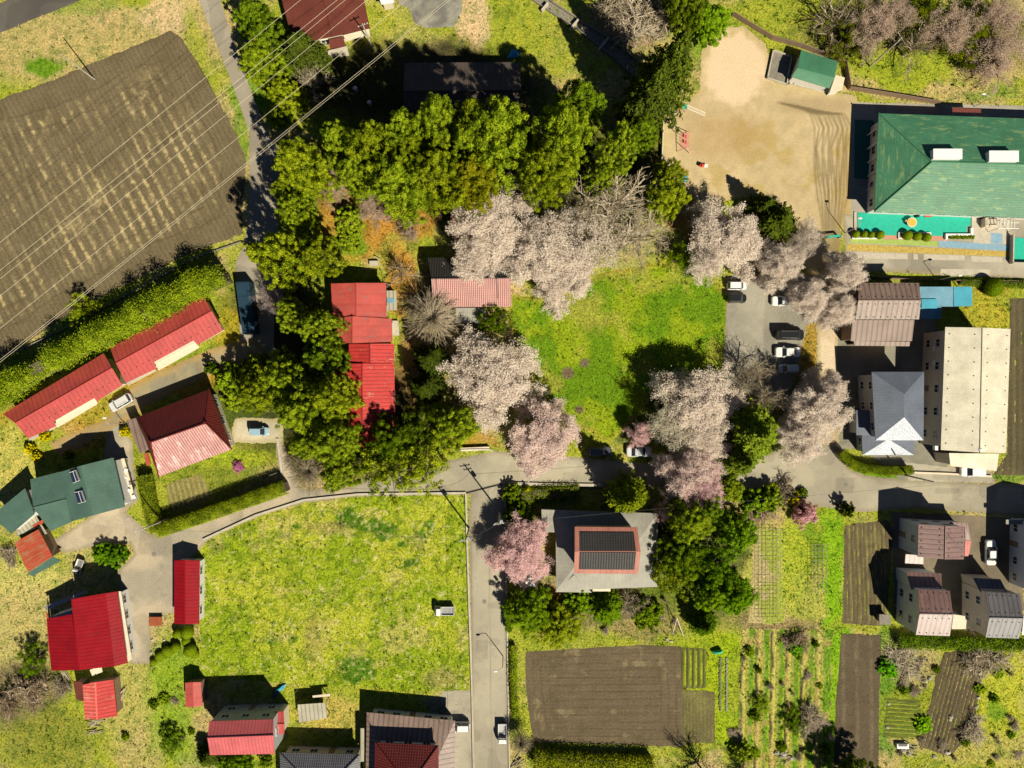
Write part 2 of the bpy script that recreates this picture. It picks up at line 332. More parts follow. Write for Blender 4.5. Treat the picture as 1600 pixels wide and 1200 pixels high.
# ---------------------------------------------------------------- ground and everything that lies flat on it
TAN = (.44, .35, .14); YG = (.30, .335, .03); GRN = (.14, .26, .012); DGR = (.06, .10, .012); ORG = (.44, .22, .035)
BRN = (.15, .11, .06); SAND = (.60, .44, .24); LITTER = (.30, .22, .13); FLOOR_SHADE = (.03, .027, .014)  # last tone: dark litter, darkened further to paint in the groves' shade
BL = [ # px, py, rx, ry, colour, weight : what grows there, with shade painted in at the groves
 (120, 70, 260, 60, TAN, .85), (70, 100, 34, 16, GRN, 1), (130, 15, 60, 14, GRN, .5), (265, 20, 45, 30, SAND, .8), (300, 100, 22, 90, YG, .8),
 (380, 190, 15, 80, GRN, .7), (430, 130, 60, 60, GRN, .8), (620, 45, 60, 40, YG, .6), (740, 30, 22, 45, SAND, .9), (850, 60, 90, 60, YG, .8),
 (980, 40, 60, 45, LITTER, .95), (1100, 50, 40, 50, GRN, .7), (1250, 30, 80, 50, YG, .9), (1450, 60, 220, 50, (.20, .19, .05), .9), (1400, 105, 90, 30, (.28, .34, .02), .85),
 (1400, 145, 160, 12, TAN, .8), (1240, 20, 50, 25, YG, .9), (1560, 150, 50, 10, GRN, .6),
 (650, 130, 200, 70, FLOOR_SHADE, .9), (750, 270, 320, 95, FLOOR_SHADE, .95), (560, 350, 70, 60, ORG, .9), (545, 370, 35, 30, GRN, .9), (640, 350, 45, 35, ORG, .9), (620, 400, 45, 25, (.33, .30, .04), .8), (625, 440, 25, 50, ORG, .9),
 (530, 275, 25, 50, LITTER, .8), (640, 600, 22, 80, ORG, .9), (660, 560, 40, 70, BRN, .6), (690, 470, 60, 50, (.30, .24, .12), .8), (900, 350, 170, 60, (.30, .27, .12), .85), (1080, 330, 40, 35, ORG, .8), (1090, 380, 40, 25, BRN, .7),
 (430, 560, 90, 160, FLOOR_SHADE, .9), (560, 650, 110, 90, FLOOR_SHADE, .9), (750, 610, 60, 60, (.14, .13, .05), .7), (745, 695, 50, 12, ORG, .6), (1000, 640, 70, 50, DGR, .8), (1200, 640, 110, 90, (.22, .20, .10), .8), (1180, 700, 60, 60, DGR, .7), (1255, 540, 18, 60, (.34, .22, .03), .9),
 (120, 490, 30, 22, GRN, .9), (200, 560, 260, 20, GRN, .5), (150, 680, 60, 18, ORG, .5), (100, 520, 30, 18, GRN, .6), (270, 590, 90, 30, ORG, .7), (360, 520, 25, 40, (.40, .33, .02), .8), (90, 640, 160, 30, ORG, .4), (25, 720, 40, 60, (.46, .42, .09), .9), (60, 690, 30, 18, YG, .8),
 (340, 740, 80, 40, (.20, .24, .02), .9), (375, 720, 50, 20, (.30, .36, .02), .8), (300, 790, 40, 20, BRN, .5), (385, 610, 55, 50, DGR, .7),
 (50, 900, 60, 30, (.50, .46, .14), .8), (30, 980, 60, 70, (.44, .38, .13), .9), (40, 1090, 60, 60, (.16, .13, .07), .85), (70, 1160, 70, 50, (.22, .24, .03), .9), (150, 870, 50, 20, (.42, .38, .12), .8),
 (200, 1100, 60, 70, (.40, .37, .10), .9), (215, 1170, 40, 40, TAN, .7), (270, 1100, 45, 110, (.22, .34, .015), .85), (350, 1190, 60, 20, GRN, .6), (400, 1085, 60, 15, YG, .8), (520, 1115, 60, 30, (.44, .36, .08), .85), (700, 1100, 40, 20, (.27, .24, .17), .9),
 (810, 780, 60, 22, (.20, .20, .04), .8), (880, 760, 70, 12, BRN, .5), (950, 1000, 160, 14, YG, .9), (880, 960, 90, 30, DGR, .6), (1010, 970, 60, 40, (.24, .19, .08), .7), (1040, 880, 60, 70, DGR, .7), (1130, 880, 70, 90, DGR, .8),
 (808, 1080, 14, 70, YG, .8), (1060, 1170, 60, 14, YG, .9), (1090, 1040, 60, 60, (.28, .35, .015), .9), (1125, 1080, 30, 100, (.30, .38, .01), .9),
 (1200, 880, 40, 70, (.40, .39, .08), .9), (1270, 850, 50, 30, GRN, .8), (1240, 880, 26, 80, (.34, .40, .03), .9), (1275, 930, 36, 50, (.34, .38, .05), .8), (1305, 1000, 17, 240, (.20, .37, .010), 1), (1200, 980, 80, 20, (.22, .16, .08), .7), (1140, 1090, 26, 110, (.28, .38, .010), .95), (1220, 1090, 80, 100, (.30, .34, .03), .85),
 (1350, 985, 60, 9, YG, .9), (1385, 1080, 16, 110, (.10, .24, .012), .9), (1420, 1030, 50, 40, (.36, .30, .13), .85), (1440, 1000, 90, 10, GRN, .6), (1420, 1110, 50, 50, (.24, .28, .02), .9), (1560, 1080, 50, 90, (.38, .41, .03), .95), (1540, 1170, 70, 26, (.40, .36, .09), .8), (1580, 1000, 30, 20, YG, .8), (1560, 1110, 18, 18, GRN, .9),
 (1540, 450, 50, 16, (.36, .30, .03), .9), (1540, 490, 40, 30, (.38, .34, .03), .9), (1370, 740, 60, 14, GRN, .9), (1580, 745, 40, 10, GRN, .8), (1500, 800, 60, 12, YG, .5), (1360, 803, 50, 9, YG, .7), (1470, 880, 20, 16, YG, .8), (1515, 840, 12, 30, TAN, .8), (1500, 930, 90, 50, BRN, .5), (840, 915, 30, 12, LITTER, .6), (860, 935, 20, 12, ORG, .7)]
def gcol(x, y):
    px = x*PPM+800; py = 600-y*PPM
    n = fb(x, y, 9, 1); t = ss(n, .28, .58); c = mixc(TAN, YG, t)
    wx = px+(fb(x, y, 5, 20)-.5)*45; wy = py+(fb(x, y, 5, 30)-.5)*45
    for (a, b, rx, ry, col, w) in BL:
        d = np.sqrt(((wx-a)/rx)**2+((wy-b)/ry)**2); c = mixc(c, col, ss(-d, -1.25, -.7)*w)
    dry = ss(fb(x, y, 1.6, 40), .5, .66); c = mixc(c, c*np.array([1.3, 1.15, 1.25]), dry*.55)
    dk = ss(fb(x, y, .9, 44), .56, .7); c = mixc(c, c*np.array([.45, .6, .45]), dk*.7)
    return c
def grid_mesh(name, X, Y, Z, col, mat, keep=None, kind='structure'):
    ny, nx = X.shape; v = np.stack([X, Y, Z], -1).reshape(-1, 3); i = np.arange(ny*nx).reshape(ny, nx)
    f = np.stack([i[:-1, :-1], i[:-1, 1:], i[1:, 1:], i[1:, :-1]], -1).reshape(-1, 4)
    if keep is not None:
        k = keep.reshape(-1)[f].any(1); f = f[k]; used = np.zeros(len(v), bool); used[f.ravel()] = True
        re = np.cumsum(used)-1; f = re[f]; v = v[used]; col = col[used]
    col = np.concatenate([np.clip(col, 0, 1), np.ones((len(col), 1))], 1)
    me = rawmesh(name, v, f, mat, attrs={'Col': ('FLOAT_COLOR', col)}, smooth=True)
    o = link(bpy.data.objects.new(name, me)); tag(o, kind=kind); return o
def axis(e):
    o = np.concatenate([np.arange(e+1.5, 180, 1.5), np.arange(180, 420, 8), [500, 700, 1500]]); return np.concatenate([-o[::-1], np.arange(-e, e+.01, .33), o])
ax_, ay_ = axis(99), axis(77.22)
GX, GY = np.meshgrid(ax_, ay_)
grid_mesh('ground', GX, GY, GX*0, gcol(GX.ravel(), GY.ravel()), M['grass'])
PATCHES = []
def patch(name, poly, colfn, mat, rank=0, res=.25, warp=3.0, relief=None, grassy=False, h0=.02, edge=4.0):
    xs = [p[0] for p in poly]; ys = [p[1] for p in poly]
    x0, x1 = max(min(xs), -140)-10, min(max(xs), 1740)+10; y0, y1 = max(min(ys), -110)-10, min(max(ys), 1310)+10
    X, Y = np.meshgrid(np.arange((x0-800)/PPM, (x1-800)/PPM, res), np.arange((600-y1)/PPM, (600-y0)/PPM, res))
    x, y = X.ravel(), Y.ravel(); px = x*PPM+800; py = 600-y*PPM
    wx = px+(fb(x, y, 1.5, 50+rank)-.5)*2*warp; wy = py+(fb(x, y, 1.5, 60+rank)-.5)*2*warp
    sd = sdist(wx, wy, poly); z = h0+rank*.006+np.clip(sd/edge, -1, 0)*(h0+rank*.006+.03)
    if relief is not None: z = z+relief(x, y, px, py)*np.clip(sd/edge, 0, 1)
    PATCHES.append((poly, colfn if grassy else None, rank))
    return grid_mesh(name, X, Y, z.reshape(X.shape), colfn(x, y, px, py, sd), mat, keep=sd > -edge*1.6)
def rowc(px, py, ang):                      # coordinate across rows that run at ang (photo, degrees from +x, down positive)
    a = R(ang); return (-px*math.sin(a)+py*math.cos(a))/PPM
# ploughed fields
def c_field_nw(x, y, px, py, sd):
    u = rowc(px, py, 62)+(fb(x, y, 8, 3)-.5)*.5; v = (px*math.cos(R(62))+py*math.sin(R(62)))/PPM
    soil = mixc((.125, .097, .052), (.19, .15, .085), fb(x, y, 3, 4)); soil = soil*(.93+.12*np.cos(u*2*math.pi/.83))[:, None]
    st = ss(np.cos(u*2*math.pi/1.85)+(vn(x, y, .5, 13)-.5)*.9, .1, 1.1)*ss(vn(u*3, v, 1.6, 8)*.35+fb(x, y, 14, 6)*.75+.10*ss(py, 200, 350), .34, .68)
    st = np.maximum(st, ss(fb(x, y, 4, 11), .62, .8)*.55); st = st*(.35+.65*ss(fb(x, y, 8, 111), .35, .6))
    st *= ss(sd, 25, 60)*(.25+.75*ss(vn(x, y, .35, 12), .3, .7))
    c = mixc(soil, (.52, .41, .20), np.clip(st*1.1, 0, .85))
    for w, off in ((2.4, 34), (2.0, 60)): c = mixc(c, np.array((.08, .062, .035)), ss(-np.abs(sd-off+(fb(x, y, 6, 14)-.5)*16), -w, 0)*.55)
    for ln in ([(5, 160), (70, 350), (128, 462)], [(0, 170), (60, 350), (118, 468)]): c = mixc(c, np.array((.09, .07, .035)), ss(-pdist(px, py, ln), -3, -.5)*.5)
    return mixc(c, np.array((.30, .26, .14)), ss(-np.abs(pdist(px, py, [(8, 185), (66, 350), (124, 470)])-0), -5, 0)*.25)
patch('field', [(5, 155), (100, 120), (265, 50), (285, 62), (318, 120), (370, 215), (382, 250), (376, 365), (300, 392), (200, 440), (90, 500), (0, 560), (-140, 620), (-140, 205)], c_field_nw, M['soil'], 2, .25, 3,
      lambda x, y, px, py: .05*np.sin(rowc(px, py, 62)*2*math.pi/.62)+.05*fb(x, y, 1.2, 9))
def c_soil(a, b, dry, ang, sp, amt=.5, hl=.25):
    def f(x, y, px, py, sd):
        u = rowc(px, py, ang)+(vn(x, y, 4, 17)-.5)*.3; c = mixc(a, b, fb(x, y, 2, 18))*.78
        c = mixc(c, np.array(dry), ss(np.cos(u*2*math.pi/sp), .3, 1)*amt*vn(x, y, 1.1, 19)); c = mixc(c, np.array(dry), ss(fb(x, y, 3, 21), .6, .8)*hl)
        return c
    return f
def rel(ang, sp, amp): return lambda x, y, px, py: amp*np.sin(rowc(px, py, ang)*2*math.pi/sp)+.05*fb(x, y, .8, 9)
def c_mid(x, y, px, py, sd):
    c = mixc((.10, .076, .043), (.155, .118, .072), fb(x, y, 2.5, 18)); c = mixc(c, np.array((.30, .24, .13)), ss(fb(x, y, 2.2, 21), .64, .84)*.5)
    for off in (10, 22, 34): c = mixc(c, np.array((.07, .052, .03)), ss(-np.abs(sd-off), -1.5, 0)*.5)
    ins = ss(sd, 34, 38); u = (py+(vn(x, y, 8, 5)-.5)*4)/11.5; e = np.abs(u-np.round(u))*11.5
    return mixc(c, np.array((.065, .05, .03)), ss(-e, -1.8, 0)*.6*ins)
patch('field', [(823, 1020), (900, 1016), (1000, 1009), (1062, 1012), (1066, 1070), (1068, 1166), (1000, 1162), (835, 1158), (824, 1080)], c_mid, M['soil'], 2, .22, 1.6, rel(0, .6, .03))
patch('field', [(1064, 1080), (1115, 1082), (1115, 1158), (1066, 1160)], c_soil((.13, .11, .05), (.20, .18, .07), (.30, .28, .08), 90, .6), M['soil'], 3, .22, 2, rel(90, .5, .03))
patch('field', [(1065, 1014), (1102, 1016), (1101, 1073), (1065, 1074)], c_soil((.10, .10, .03), (.16, .15, .04), (.24, .32, .02), 90, .95, 1, 0), M['soil'], 3, .2, 1.5, rel(90, .95, .12))
patch('field', [(1322, 822), (1384, 814), (1396, 830), (1388, 900), (1386, 950), (1376, 975), (1318, 972)], c_soil((.12, .09, .05), (.19, .15, .08), (.26, .25, .08), 88, 1.5, .5), M['soil'], 2, .22, 2.2, rel(88, .75, .07))
patch('field', [(1316, 992), (1375, 994), (1372, 1080), (1369, 1250), (1302, 1250), (1308, 1100)], c_soil((.11, .083, .05), (.16, .125, .078), (.28, .22, .13), 90, 2.4, .35, .05), M['soil'], 2, .2, 1.6, rel(45, .5, .04))
patch('field', [(1478, 1020), (1500, 1018), (1532, 1045), (1525, 1100), (1505, 1160), (1482, 1180), (1440, 1165), (1455, 1100), (1465, 1050)], c_soil((.09, .07, .042), (.15, .115, .065), (.22, .18, .08), 105, .8, .5), M['soil'], 2, .2, 3, rel(105, .7, .07))
patch('field', [(1580, 468), (1700, 466), (1700, 742), (1556, 740), (1576, 710)], c_soil((.10, .085, .045), (.16, .13, .07), (.2, .16, .08), 90, 2.2, .3, .05), M['soil'], 2, .22, 1.5, rel(90, 1.1, .06))
patch('field', [(1388, 1092), (1436, 1096), (1440, 1150), (1382, 1150)], c_soil((.10, .11, .03), (.17, .19, .03), (.22, .34, .02), 4, .7, 1, 0), M['soil'], 2, .2, 3, rel(4, .7, .12))
patch('field', [(262, 758), (312, 742), (330, 775), (268, 800)], c_soil((.22, .20, .06), (.34, .29, .10), (.40, .34, .14), 75, .9, .8, 0), M['soil'], 2, .2, 3, rel(75, .9, .06))
def c_rows(x, y, px, py, sd):
    u = rowc(px, py, 91)+(vn(x, y, 3, 71)-.5)*.5; k = ss(np.cos(u*2*math.pi/2.6), -.2, .6)
    c = mixc((.42, .38, .10), (.12, .25, .012), k); c = mixc(c, np.array((.10, .08, .04)), ss(np.cos(u*2*math.pi/2.6+1.7), .75, 1)*ss(vn(x, y, 2, 72), .4, .6)); return mixc(c, np.array((.45, .30, .12)), ss(fb(x, y, 2.5, 73), .58, .7)*.6)
patch('field', [(1160, 985), (1298, 985), (1290, 1250), (1150, 1250)], c_rows, M['grass'], 1, .22, 5, rel(91, 1.3, .08), grassy=True)
def c_str(x, y, px, py, sd):
    u = rowc(px, py, 90); v = py/PPM; c = mixc((.46, .38, .17), (.32, .38, .04), ss(fb(x, y, 3, 75)+(px-1200)*.006, .4, .65))
    return mixc(c, np.array((.17, .15, .06)), np.maximum(ss(np.cos(u*2*math.pi/.9), .5, 1), 0)*ss(np.cos(v*2*math.pi/.7), -.3, .6)*.75)
patch('field', [(1180, 828), (1222, 828), (1222, 972), (1172, 972)], c_str, M['grass'], 1, .18, 3, grassy=False)
# lawns and meadow
def c_lawn(x, y, px, py, sd):
    t = ss(fb(x, y, 5, 22), .38, .62); c = mixc((.12, .225, .006), (.23, .31, .009), t); c = mixc(c, np.array((.34, .32, .05)), ss(fb(x, y, 6, 25), .50, .75)*.7); c = c*(.75+.5*fb(x, y, .7, 91))[:, None]
    for a, b_, r in ((887, 583, 12), (913, 567, 9), (905, 640, 8)): c = mixc(c, np.array((.16, .12, .07)), ss(-np.hypot((px-a)*.95, py-b_), -r, -r*.55))
    return mixc(c, np.array((.40, .28, .05)), ss(-sd, -9, 0)*.45)
patch('lawn', [(798, 462), (870, 470), (940, 430), (1005, 416), (1085, 408), (1118, 440), (1138, 462), (1134, 575), (1030, 610), (955, 690), (905, 665), (850, 625), (812, 560), (798, 500)], c_lawn, M['grass'], 1, .25, 4, grassy=True)
def c_meadow(x, y, px, py, sd):
    t = ss(fb(x, y, 7, 26), .36, .62); c = mixc((.25, .33, .012), (.38, .41, .03), t); c = mixc(c, np.array((.46, .40, .11)), ss(fb(x, y, 4, 28)+.08*ss(-np.hypot((px-500)/90, (py-810)/50), -1, 0)+.07*ss(-np.hypot((px-640)/120, (py-1010)/60), -1, 0), .57, .74)*.65)
    for a, b_, r in ((545, 810, 22), (580, 822, 16), (600, 828, 22), (660, 832, 11), (672, 820, 9), (463, 822, 8), (430, 975, 9), (465, 998, 9), (425, 1003, 11), (560, 1045, 28), (500, 800, 7), (630, 850, 9), (640, 880, 12)):
        c = mixc(c, np.array((.07, .17, .008)), ss(-np.hypot(px-a+(fb(x, y, 1, 3)-.5)*26, (py-b_)*1.3+(fb(x, y, 1, 5)-.5)*24), -r*1.2, -r*.7)*.9)
    d = np.abs(rowc(px, py, 8)*1.0 % 3.0-1.5); c = mixc(c, np.array((.42, .33, .12)), ss(-d, -.35, 0)*ss(fb(x, y, 9, 61), .52, .65)*.4)
    br = ss(-np.hypot((px-690)/45, (py-1060)/25), -1, 0)+ss(-np.hypot((px-490)/25, (py-1000)/70), -1, 0)*.7+ss(-np.hypot((px-515)/55, (py-825)/16), -1, 0)
    c = mixc(c, np.array((.30, .22, .10)), np.clip(br*1.6, 0, 1)*.8*(.4+.6*fb(x, y, 1.5, 62))); dk = ss(fb(x, y, .8, 45), .50, .64); c = mixc(c, c*np.array([.38, .5, .35]), dk*.7); return mixc(c, np.array((.55, .5, .2)), ss(vn(x, y, .45, 47), .72, .9)*.6)
patch('meadow', [(315, 850), (400, 812), (475, 788), (560, 776), (727, 776), (731, 900), (733, 1078), (640, 1078), (560, 1072), (470, 1068), (410, 1062), (314, 1056)], c_meadow, M['grass'], 1, .25, 4, grassy=True)
# gravel, dirt, roads
def c_plain(a, b, sc=6, edge=None, ew=8, amt=.6):
    def f(x, y, px, py, sd):
        c = mixc(a, b, ss(fb(x, y, sc, 33), .3, .7)); c = c*(.93+.14*fb(x, y, 1.3, 99))[:, None]; cr = ss(-np.abs(fb(x, y, 5, 34)-.5), -.010, 0)*.45; c = mixc(c, c*.8, ss(vn(x, y, 3.2, 96), .74, .76)*.8); c = mixc(c, c*.6, cr)
        return mixc(c, np.array(edge), ss(-sd, -ew, 0)*amt) if edge is not None else c
    return f
c_road0 = c_plain((.32, .285, .215), (.40, .36, .27), 9, (.26, .22, .14), 5)
REPAIRS = [[(1306, 746), (1336, 747), (1332, 771), (1305, 768)], [(880, 724), (935, 728), (934, 740), (878, 737)], [(742, 1000), (762, 1000), (762, 1030), (742, 1030)], [(768, 880), (788, 880), (789, 905), (768, 905)], [(1460, 762), (1500, 763), (1498, 772), (1460, 771)], [(600, 742), (640, 735), (645, 748), (603, 756)]]
def c_road(x, y, px, py, sd):
    c = c_road0(x, y, px, py, sd)
    for i, q in enumerate(REPAIRS): c = mixc(c, c*(.8 if i % 2 == 0 else 1.1), ss(sdist(px, py, q), -.5, .8)*.9)
    return mixc(c, np.array((.46, .40, .28)), ss(fb(x, y, 4, 101), .58, .75)*.35)
def c_dirt(x, y, px, py, sd):
    c = mixc((.46, .355, .19), (.60, .47, .27), fb(x, y, 6, 35)); c = c*(.80+.28*fb(x, y, 1.1, 97))[:, None]; c = mixc(c, np.array((.40, .29, .09)), ss(fb(x, y, 4, 98), .55, .72)*.6); c = mixc(c, np.array((.72, .54, .36)), ss(-np.hypot((px+(fb(x, y, 3, 92)-.5)*60-1145)/52, (py+(fb(x, y, 3, 95)-.5)*70-105)/64), -1.2, -.7)*.8)
    c = mixc(c, np.array((.37, .23, .09)), ss(-np.hypot((px-1130)/75, (py-215)/45), -1.2, -.4)*.7*(.4+.6*fb(x, y, 2, 36))); c = mixc(c, np.array((.36, .27, .15)), ss(-np.hypot((px-1270)/70, (py-165)/16), -1.2, -.5)*.75)
    c = mixc(c, np.array((.40, .27, .09)), ss(-np.abs(px-1318), -16, -4)*ss(py, 190, 215)*.5)
    for k in range(13):
        w_ = (k*7 % 5)*1.3; ln = [(1215+k*5, 160+k*1.5), (1248+k*4.6, 166+k), (1266+k*4.4, 178), (1273+k*4.4+w_, 200), (1272+k*4.6-w_, 232), (1273+k*4.2, 268), (1277+k*3.5+w_, 305), (1284+k*2.6, 345), (1289+k*1.8, 400)]
        c = mixc(c, np.array((.17, .13, .065)), ss(-pdist(px, py, ln), -2.6, -.5)*.8*(.45+.55*vn(x, y, 2.5, 37+k % 4)))
    return mixc(c, np.array((.38, .30, .10)), ss(-sd, -14, 0)*.5*fb(x, y, 2, 39))
patch('playground', [(1040, 168), (1075, 160), (1095, 140), (1098, 80), (1120, 45), (1160, 42), (1195, 70), (1210, 130), (1335, 152), (1333, 335), (1312, 350), (1312, 440), (1270, 440), (1240, 370), (1190, 300), (1100, 320), (1060, 290), (1036, 250)], c_dirt, M['gravel'], 1, .22, 3, h0=.015)
patch('path', [(1277, 420), (1312, 420), (1308, 560), (1312, 740), (1270, 740), (1278, 560)], c_plain((.50, .38, .24), (.62, .50, .34), 5, (.30, .26, .10), 7), M['gravel'], 2, .25, 2)
patch('parking_lot', [(1137, 432), (1290, 432), (1284, 500), (1258, 506), (1240, 590), (1225, 625), (1128, 600), (1134, 520)], c_plain((.27, .25, .20), (.36, .33, .26), 6), M['asphalt'], 3, .25, 2)
patch('road', [(700, 722), (770, 708), (850, 712), (960, 722), (1100, 735), (1200, 712), (1262, 690), (1312, 700), (1325, 735), (1352, 745), (1415, 752), (1500, 756), (1740, 764), (1740, 812), (1600, 804), (1430, 792), (1340, 798), (1262, 786), (1200, 768), (1100, 758), (945, 758), (790, 753), (786, 768), (730, 770), (560, 774), (545, 764), (600, 740)], c_road, M['asphalt'], 4, .25, 1.5)
patch('road', [(740, 766), (787, 752), (790, 900), (793, 1100), (795, 1320), (741, 1320), (738, 1000), (735, 800)], lambda x, y, px, py, sd: mixc(c_road(x, y, px, py, sd), np.array((.22, .2, .15)), ss(-np.abs(px-(763+(py-760)*.012)), -1.4, 0)*.6), M['asphalt'], 5, .2, .8)
patch('road', [(-140, 62), (0, 8), (30, -6), (150, -60), (290, -110), (330, -110), (126, -2), (0, 49), (-140, 108)], c_plain((.095, .085, .075), (.12, .11, .095), 8), M['asphalt'], 3, .25, 1)
patch('road', [(285, -110), (313, 0), (345, 80), (392, 205), (392, 300), (384, 385), (370, 410), (378, 545), (425, 560), (428, 400), (436, 300), (432, 235), (410, 195), (375, 100), (342, 0), (312, -110)], c_plain((.30, .26, .20), (.36, .32, .25), 8), M['asphalt'], 3, .25, 1.5)
patch('lane', [(400, 528), (330, 548), (250, 582), (196, 612), (170, 655), (130, 672), (80, 695), (95, 712), (200, 655), (226, 632), (330, 582), (425, 560)], c_plain((.26, .23, .16), (.38, .30, .16), 4, (.42, .26, .06), 12), M['gravel'], 4, .25, 4)
patch('lane', [(560, 760), (470, 768), (440, 690), (432, 690), (442, 770), (360, 800), (235, 838), (195, 800), (215, 780), (208, 740), (205, 690), (175, 650), (165, 700), (170, 790), (110, 830), (85, 845), (100, 862), (165, 848), (205, 846), (212, 866), (185, 895), (192, 940), (205, 1035), (232, 1035), (235, 965), (272, 955), (300, 870), (330, 838), (400, 806), (475, 784), (560, 773)], c_plain((.33, .29, .22), (.46, .38, .27), 5, (.26, .22, .12), 5), M['gravel'], 3, .25, 2)
patch('yard', [(368, 655), (440, 655), (442, 690), (362, 690)], c_plain((.48, .42, .30), (.56, .48, .34), 3, (.36, .30, .12), 8), M['gravel'], 2, .25, 3)
patch('yard', [(690, 1082), (738, 1078), (742, 1300), (705, 1300), (708, 1130)], c_plain((.30, .27, .20), (.38, .34, .26), 3), M['gravel'], 2, .25, 2)
patch('yard', [(1300, 470), (1450, 470), (1475, 560), (1480, 750), (1410, 750), (1345, 700), (1306, 700)], c_plain((.20, .19, .15), (.27, .25, .19), 4), M['asphalt'], 1, .25, 2)
patch('yard', [(1395, 800), (1580, 810), (1600, 950), (1540, 990), (1400, 960)], c_plain((.16, .13, .09), (.22, .18, .12), 4), M['gravel'], 1, .25, 3)
patch('yard', [(1410, 722), (1545, 738), (1552, 752), (1420, 750)], c_plain((.34, .31, .25), (.40, .36, .28), 3), M['asphalt'], 3, .25, 1)
patch('yard', [(625, -60), (722, -60), (720, 15), (708, 40), (670, 42), (648, 35), (640, 10), (625, 5)], c_plain((.17, .16, .14), (.30, .28, .23), 2.5), M['gravel'], 2, .22, 3)
patch('yard', [(1318, 335), (1620, 342), (1740, 346), (1740, 440), (1600, 434), (1325, 420)], c_plain((.30, .27, .21), (.40, .36, .28), 4, (.30, .24, .12), 5), M['asphalt'], 2, .22, 1)
patch('yard', [(1332, 162), (1740, 170), (1740, 200), (1370, 200), (1370, 340), (1330, 336)], c_plain((.34, .31, .26), (.40, .37, .30), 4), M['asphalt'], 3, .25, .8)
# grass blades: one thing nobody could count
def leafquads(c, nrm, a, b, r=rng):
    n = len(c); nrm = nrm/np.linalg.norm(nrm, axis=1, keepdims=True)
    t = r.normal(size=(n, 3)); t -= nrm*(t*nrm).sum(1, keepdims=True); t /= np.linalg.norm(t, axis=1, keepdims=True)+1e-9; s = np.cross(nrm, t)
    a = np.broadcast_to(a, (n,))[:, None]; b = np.broadcast_to(b, (n,))[:, None]
    v = np.stack([c+t*a, c+s*b, c-t*a, c-s*b], 1).reshape(-1, 3); return v, np.arange(4*n).reshape(n, 4)
N = 230000
bx = rng.uniform(-93, 93, N); by = rng.uniform(-71, 71, N); qx = bx*PPM+800; qy = 600-by*PPM
gc = gcol(bx, by); ok = np.ones(N, bool); rk = np.zeros(N)-1
for poly, fn, rank in PATCHES:
    sd = sdist(qx, qy, poly); ins = sd > -1
    if fn is None: ok &= ~ins
    else:
        q = sd > 2; gc[q] = fn(bx[q], by[q], qx[q], qy[q], sd[q])
ok &= (gc[:, 1] > .1) & (rng.random(N) < .3+.7*vn(bx, by, 1.3, 81))
bx, by, gc = bx[ok], by[ok], gc[ok]; n = len(bx)
cc = np.stack([bx, by, rng.uniform(.03, .13, n)], 1); nr = rng.normal(size=(n, 3)); nr[:, 2] = np.abs(nr[:, 2])*1.1+.25
v, f = leafquads(cc, nr, rng.uniform(.09, .22, n), rng.uniform(.04, .09, n))
col = gc*rng.uniform(.4, 1.6, (n, 1)); col = np.repeat(np.concatenate([np.clip(col, 0, .8), np.ones((n, 1))], 1), 4, 0)
K = 5200; kx = rng.uniform(-93, 93, K); ky = rng.uniform(-71, 71, K); kpx = kx*PPM+800; kpy = 600-ky*PPM; kg = gcol(kx, ky); okk = np.ones(K, bool)
for poly, fn, rank in PATCHES:
    sd = sdist(kpx, kpy, poly)
    if fn is None: okk &= ~(sd > -1)
okk &= (kg[:, 1] > .12) & (rng.random(K) < ss(fb(kx, ky, 7, 83), .35, .6)+.15); kx, ky, kg = kx[okk], ky[okk], kg[okk]; K = len(kx); j = np.repeat(np.arange(K), 9); rr_ = rng.uniform(.1, .32, K)[j]
tc = np.stack([kx[j]+rng.normal(0, 1, len(j))*rr_*.5, ky[j]+rng.normal(0, 1, len(j))*rr_*.5, rng.uniform(.08, .38, len(j))], 1); tn = rng.normal(size=tc.shape); tn[:, 2] = np.abs(tn[:, 2])*.8; v2, f2 = leafquads(tc, tn, .15, .06)
c2 = np.repeat(np.concatenate([np.clip(kg[j]*np.array([.45, .72, .4])*rng.uniform(.5, 1.3, (len(j), 1)), 0, .6), np.ones((len(j), 1))], 1), 4, 0); f = np.concatenate([f, f2+len(v)]); v = np.concatenate([v, v2]); col = np.concatenate([col, c2])
go = link(bpy.data.objects.new('grass', rawmesh('grass', v, f, M['blade'], attrs={'Col': ('FLOAT_COLOR', col)})))
tag(go, 'short wild grass and weeds growing over the open ground', 'grass', kind='stuff')
# ---------------------------------------------------------------- plants
def tubes(segs, sides=5):                   # segs: (N,8) p0 p1 r0 r1
    s = np.array(segs, dtype=float); p0, p1, r0, r1 = s[:, :3], s[:, 3:6], s[:, 6], s[:, 7]; d = p1-p0; d /= np.linalg.norm(d, axis=1, keepdims=True)+1e-9
    ref = np.where(np.abs(d[:, 2:3]) > .9, np.array([[1., 0, 0]]), np.array([[0, 0, 1.]])); a = np.cross(d, ref); a /= np.linalg.norm(a, axis=1, keepdims=True)+1e-9; b = np.cross(d, a)
    k = np.arange(sides)*2*math.pi/sides; ring = a[:, None]*np.cos(k)[None, :, None]+b[:, None]*np.sin(k)[None, :, None]
    v = np.concatenate([p0[:, None]+ring*r0[:, None, None], p1[:, None]+ring*r1[:, None, None]], 1).reshape(-1, 3)
    i = np.arange(len(s))[:, None]*2*sides; q = np.arange(sides); q2 = (q+1) % sides
    f = np.stack([i+q, i+q2, i+sides+q2, i+sides+q], -1).reshape(-1, 4); return v, f
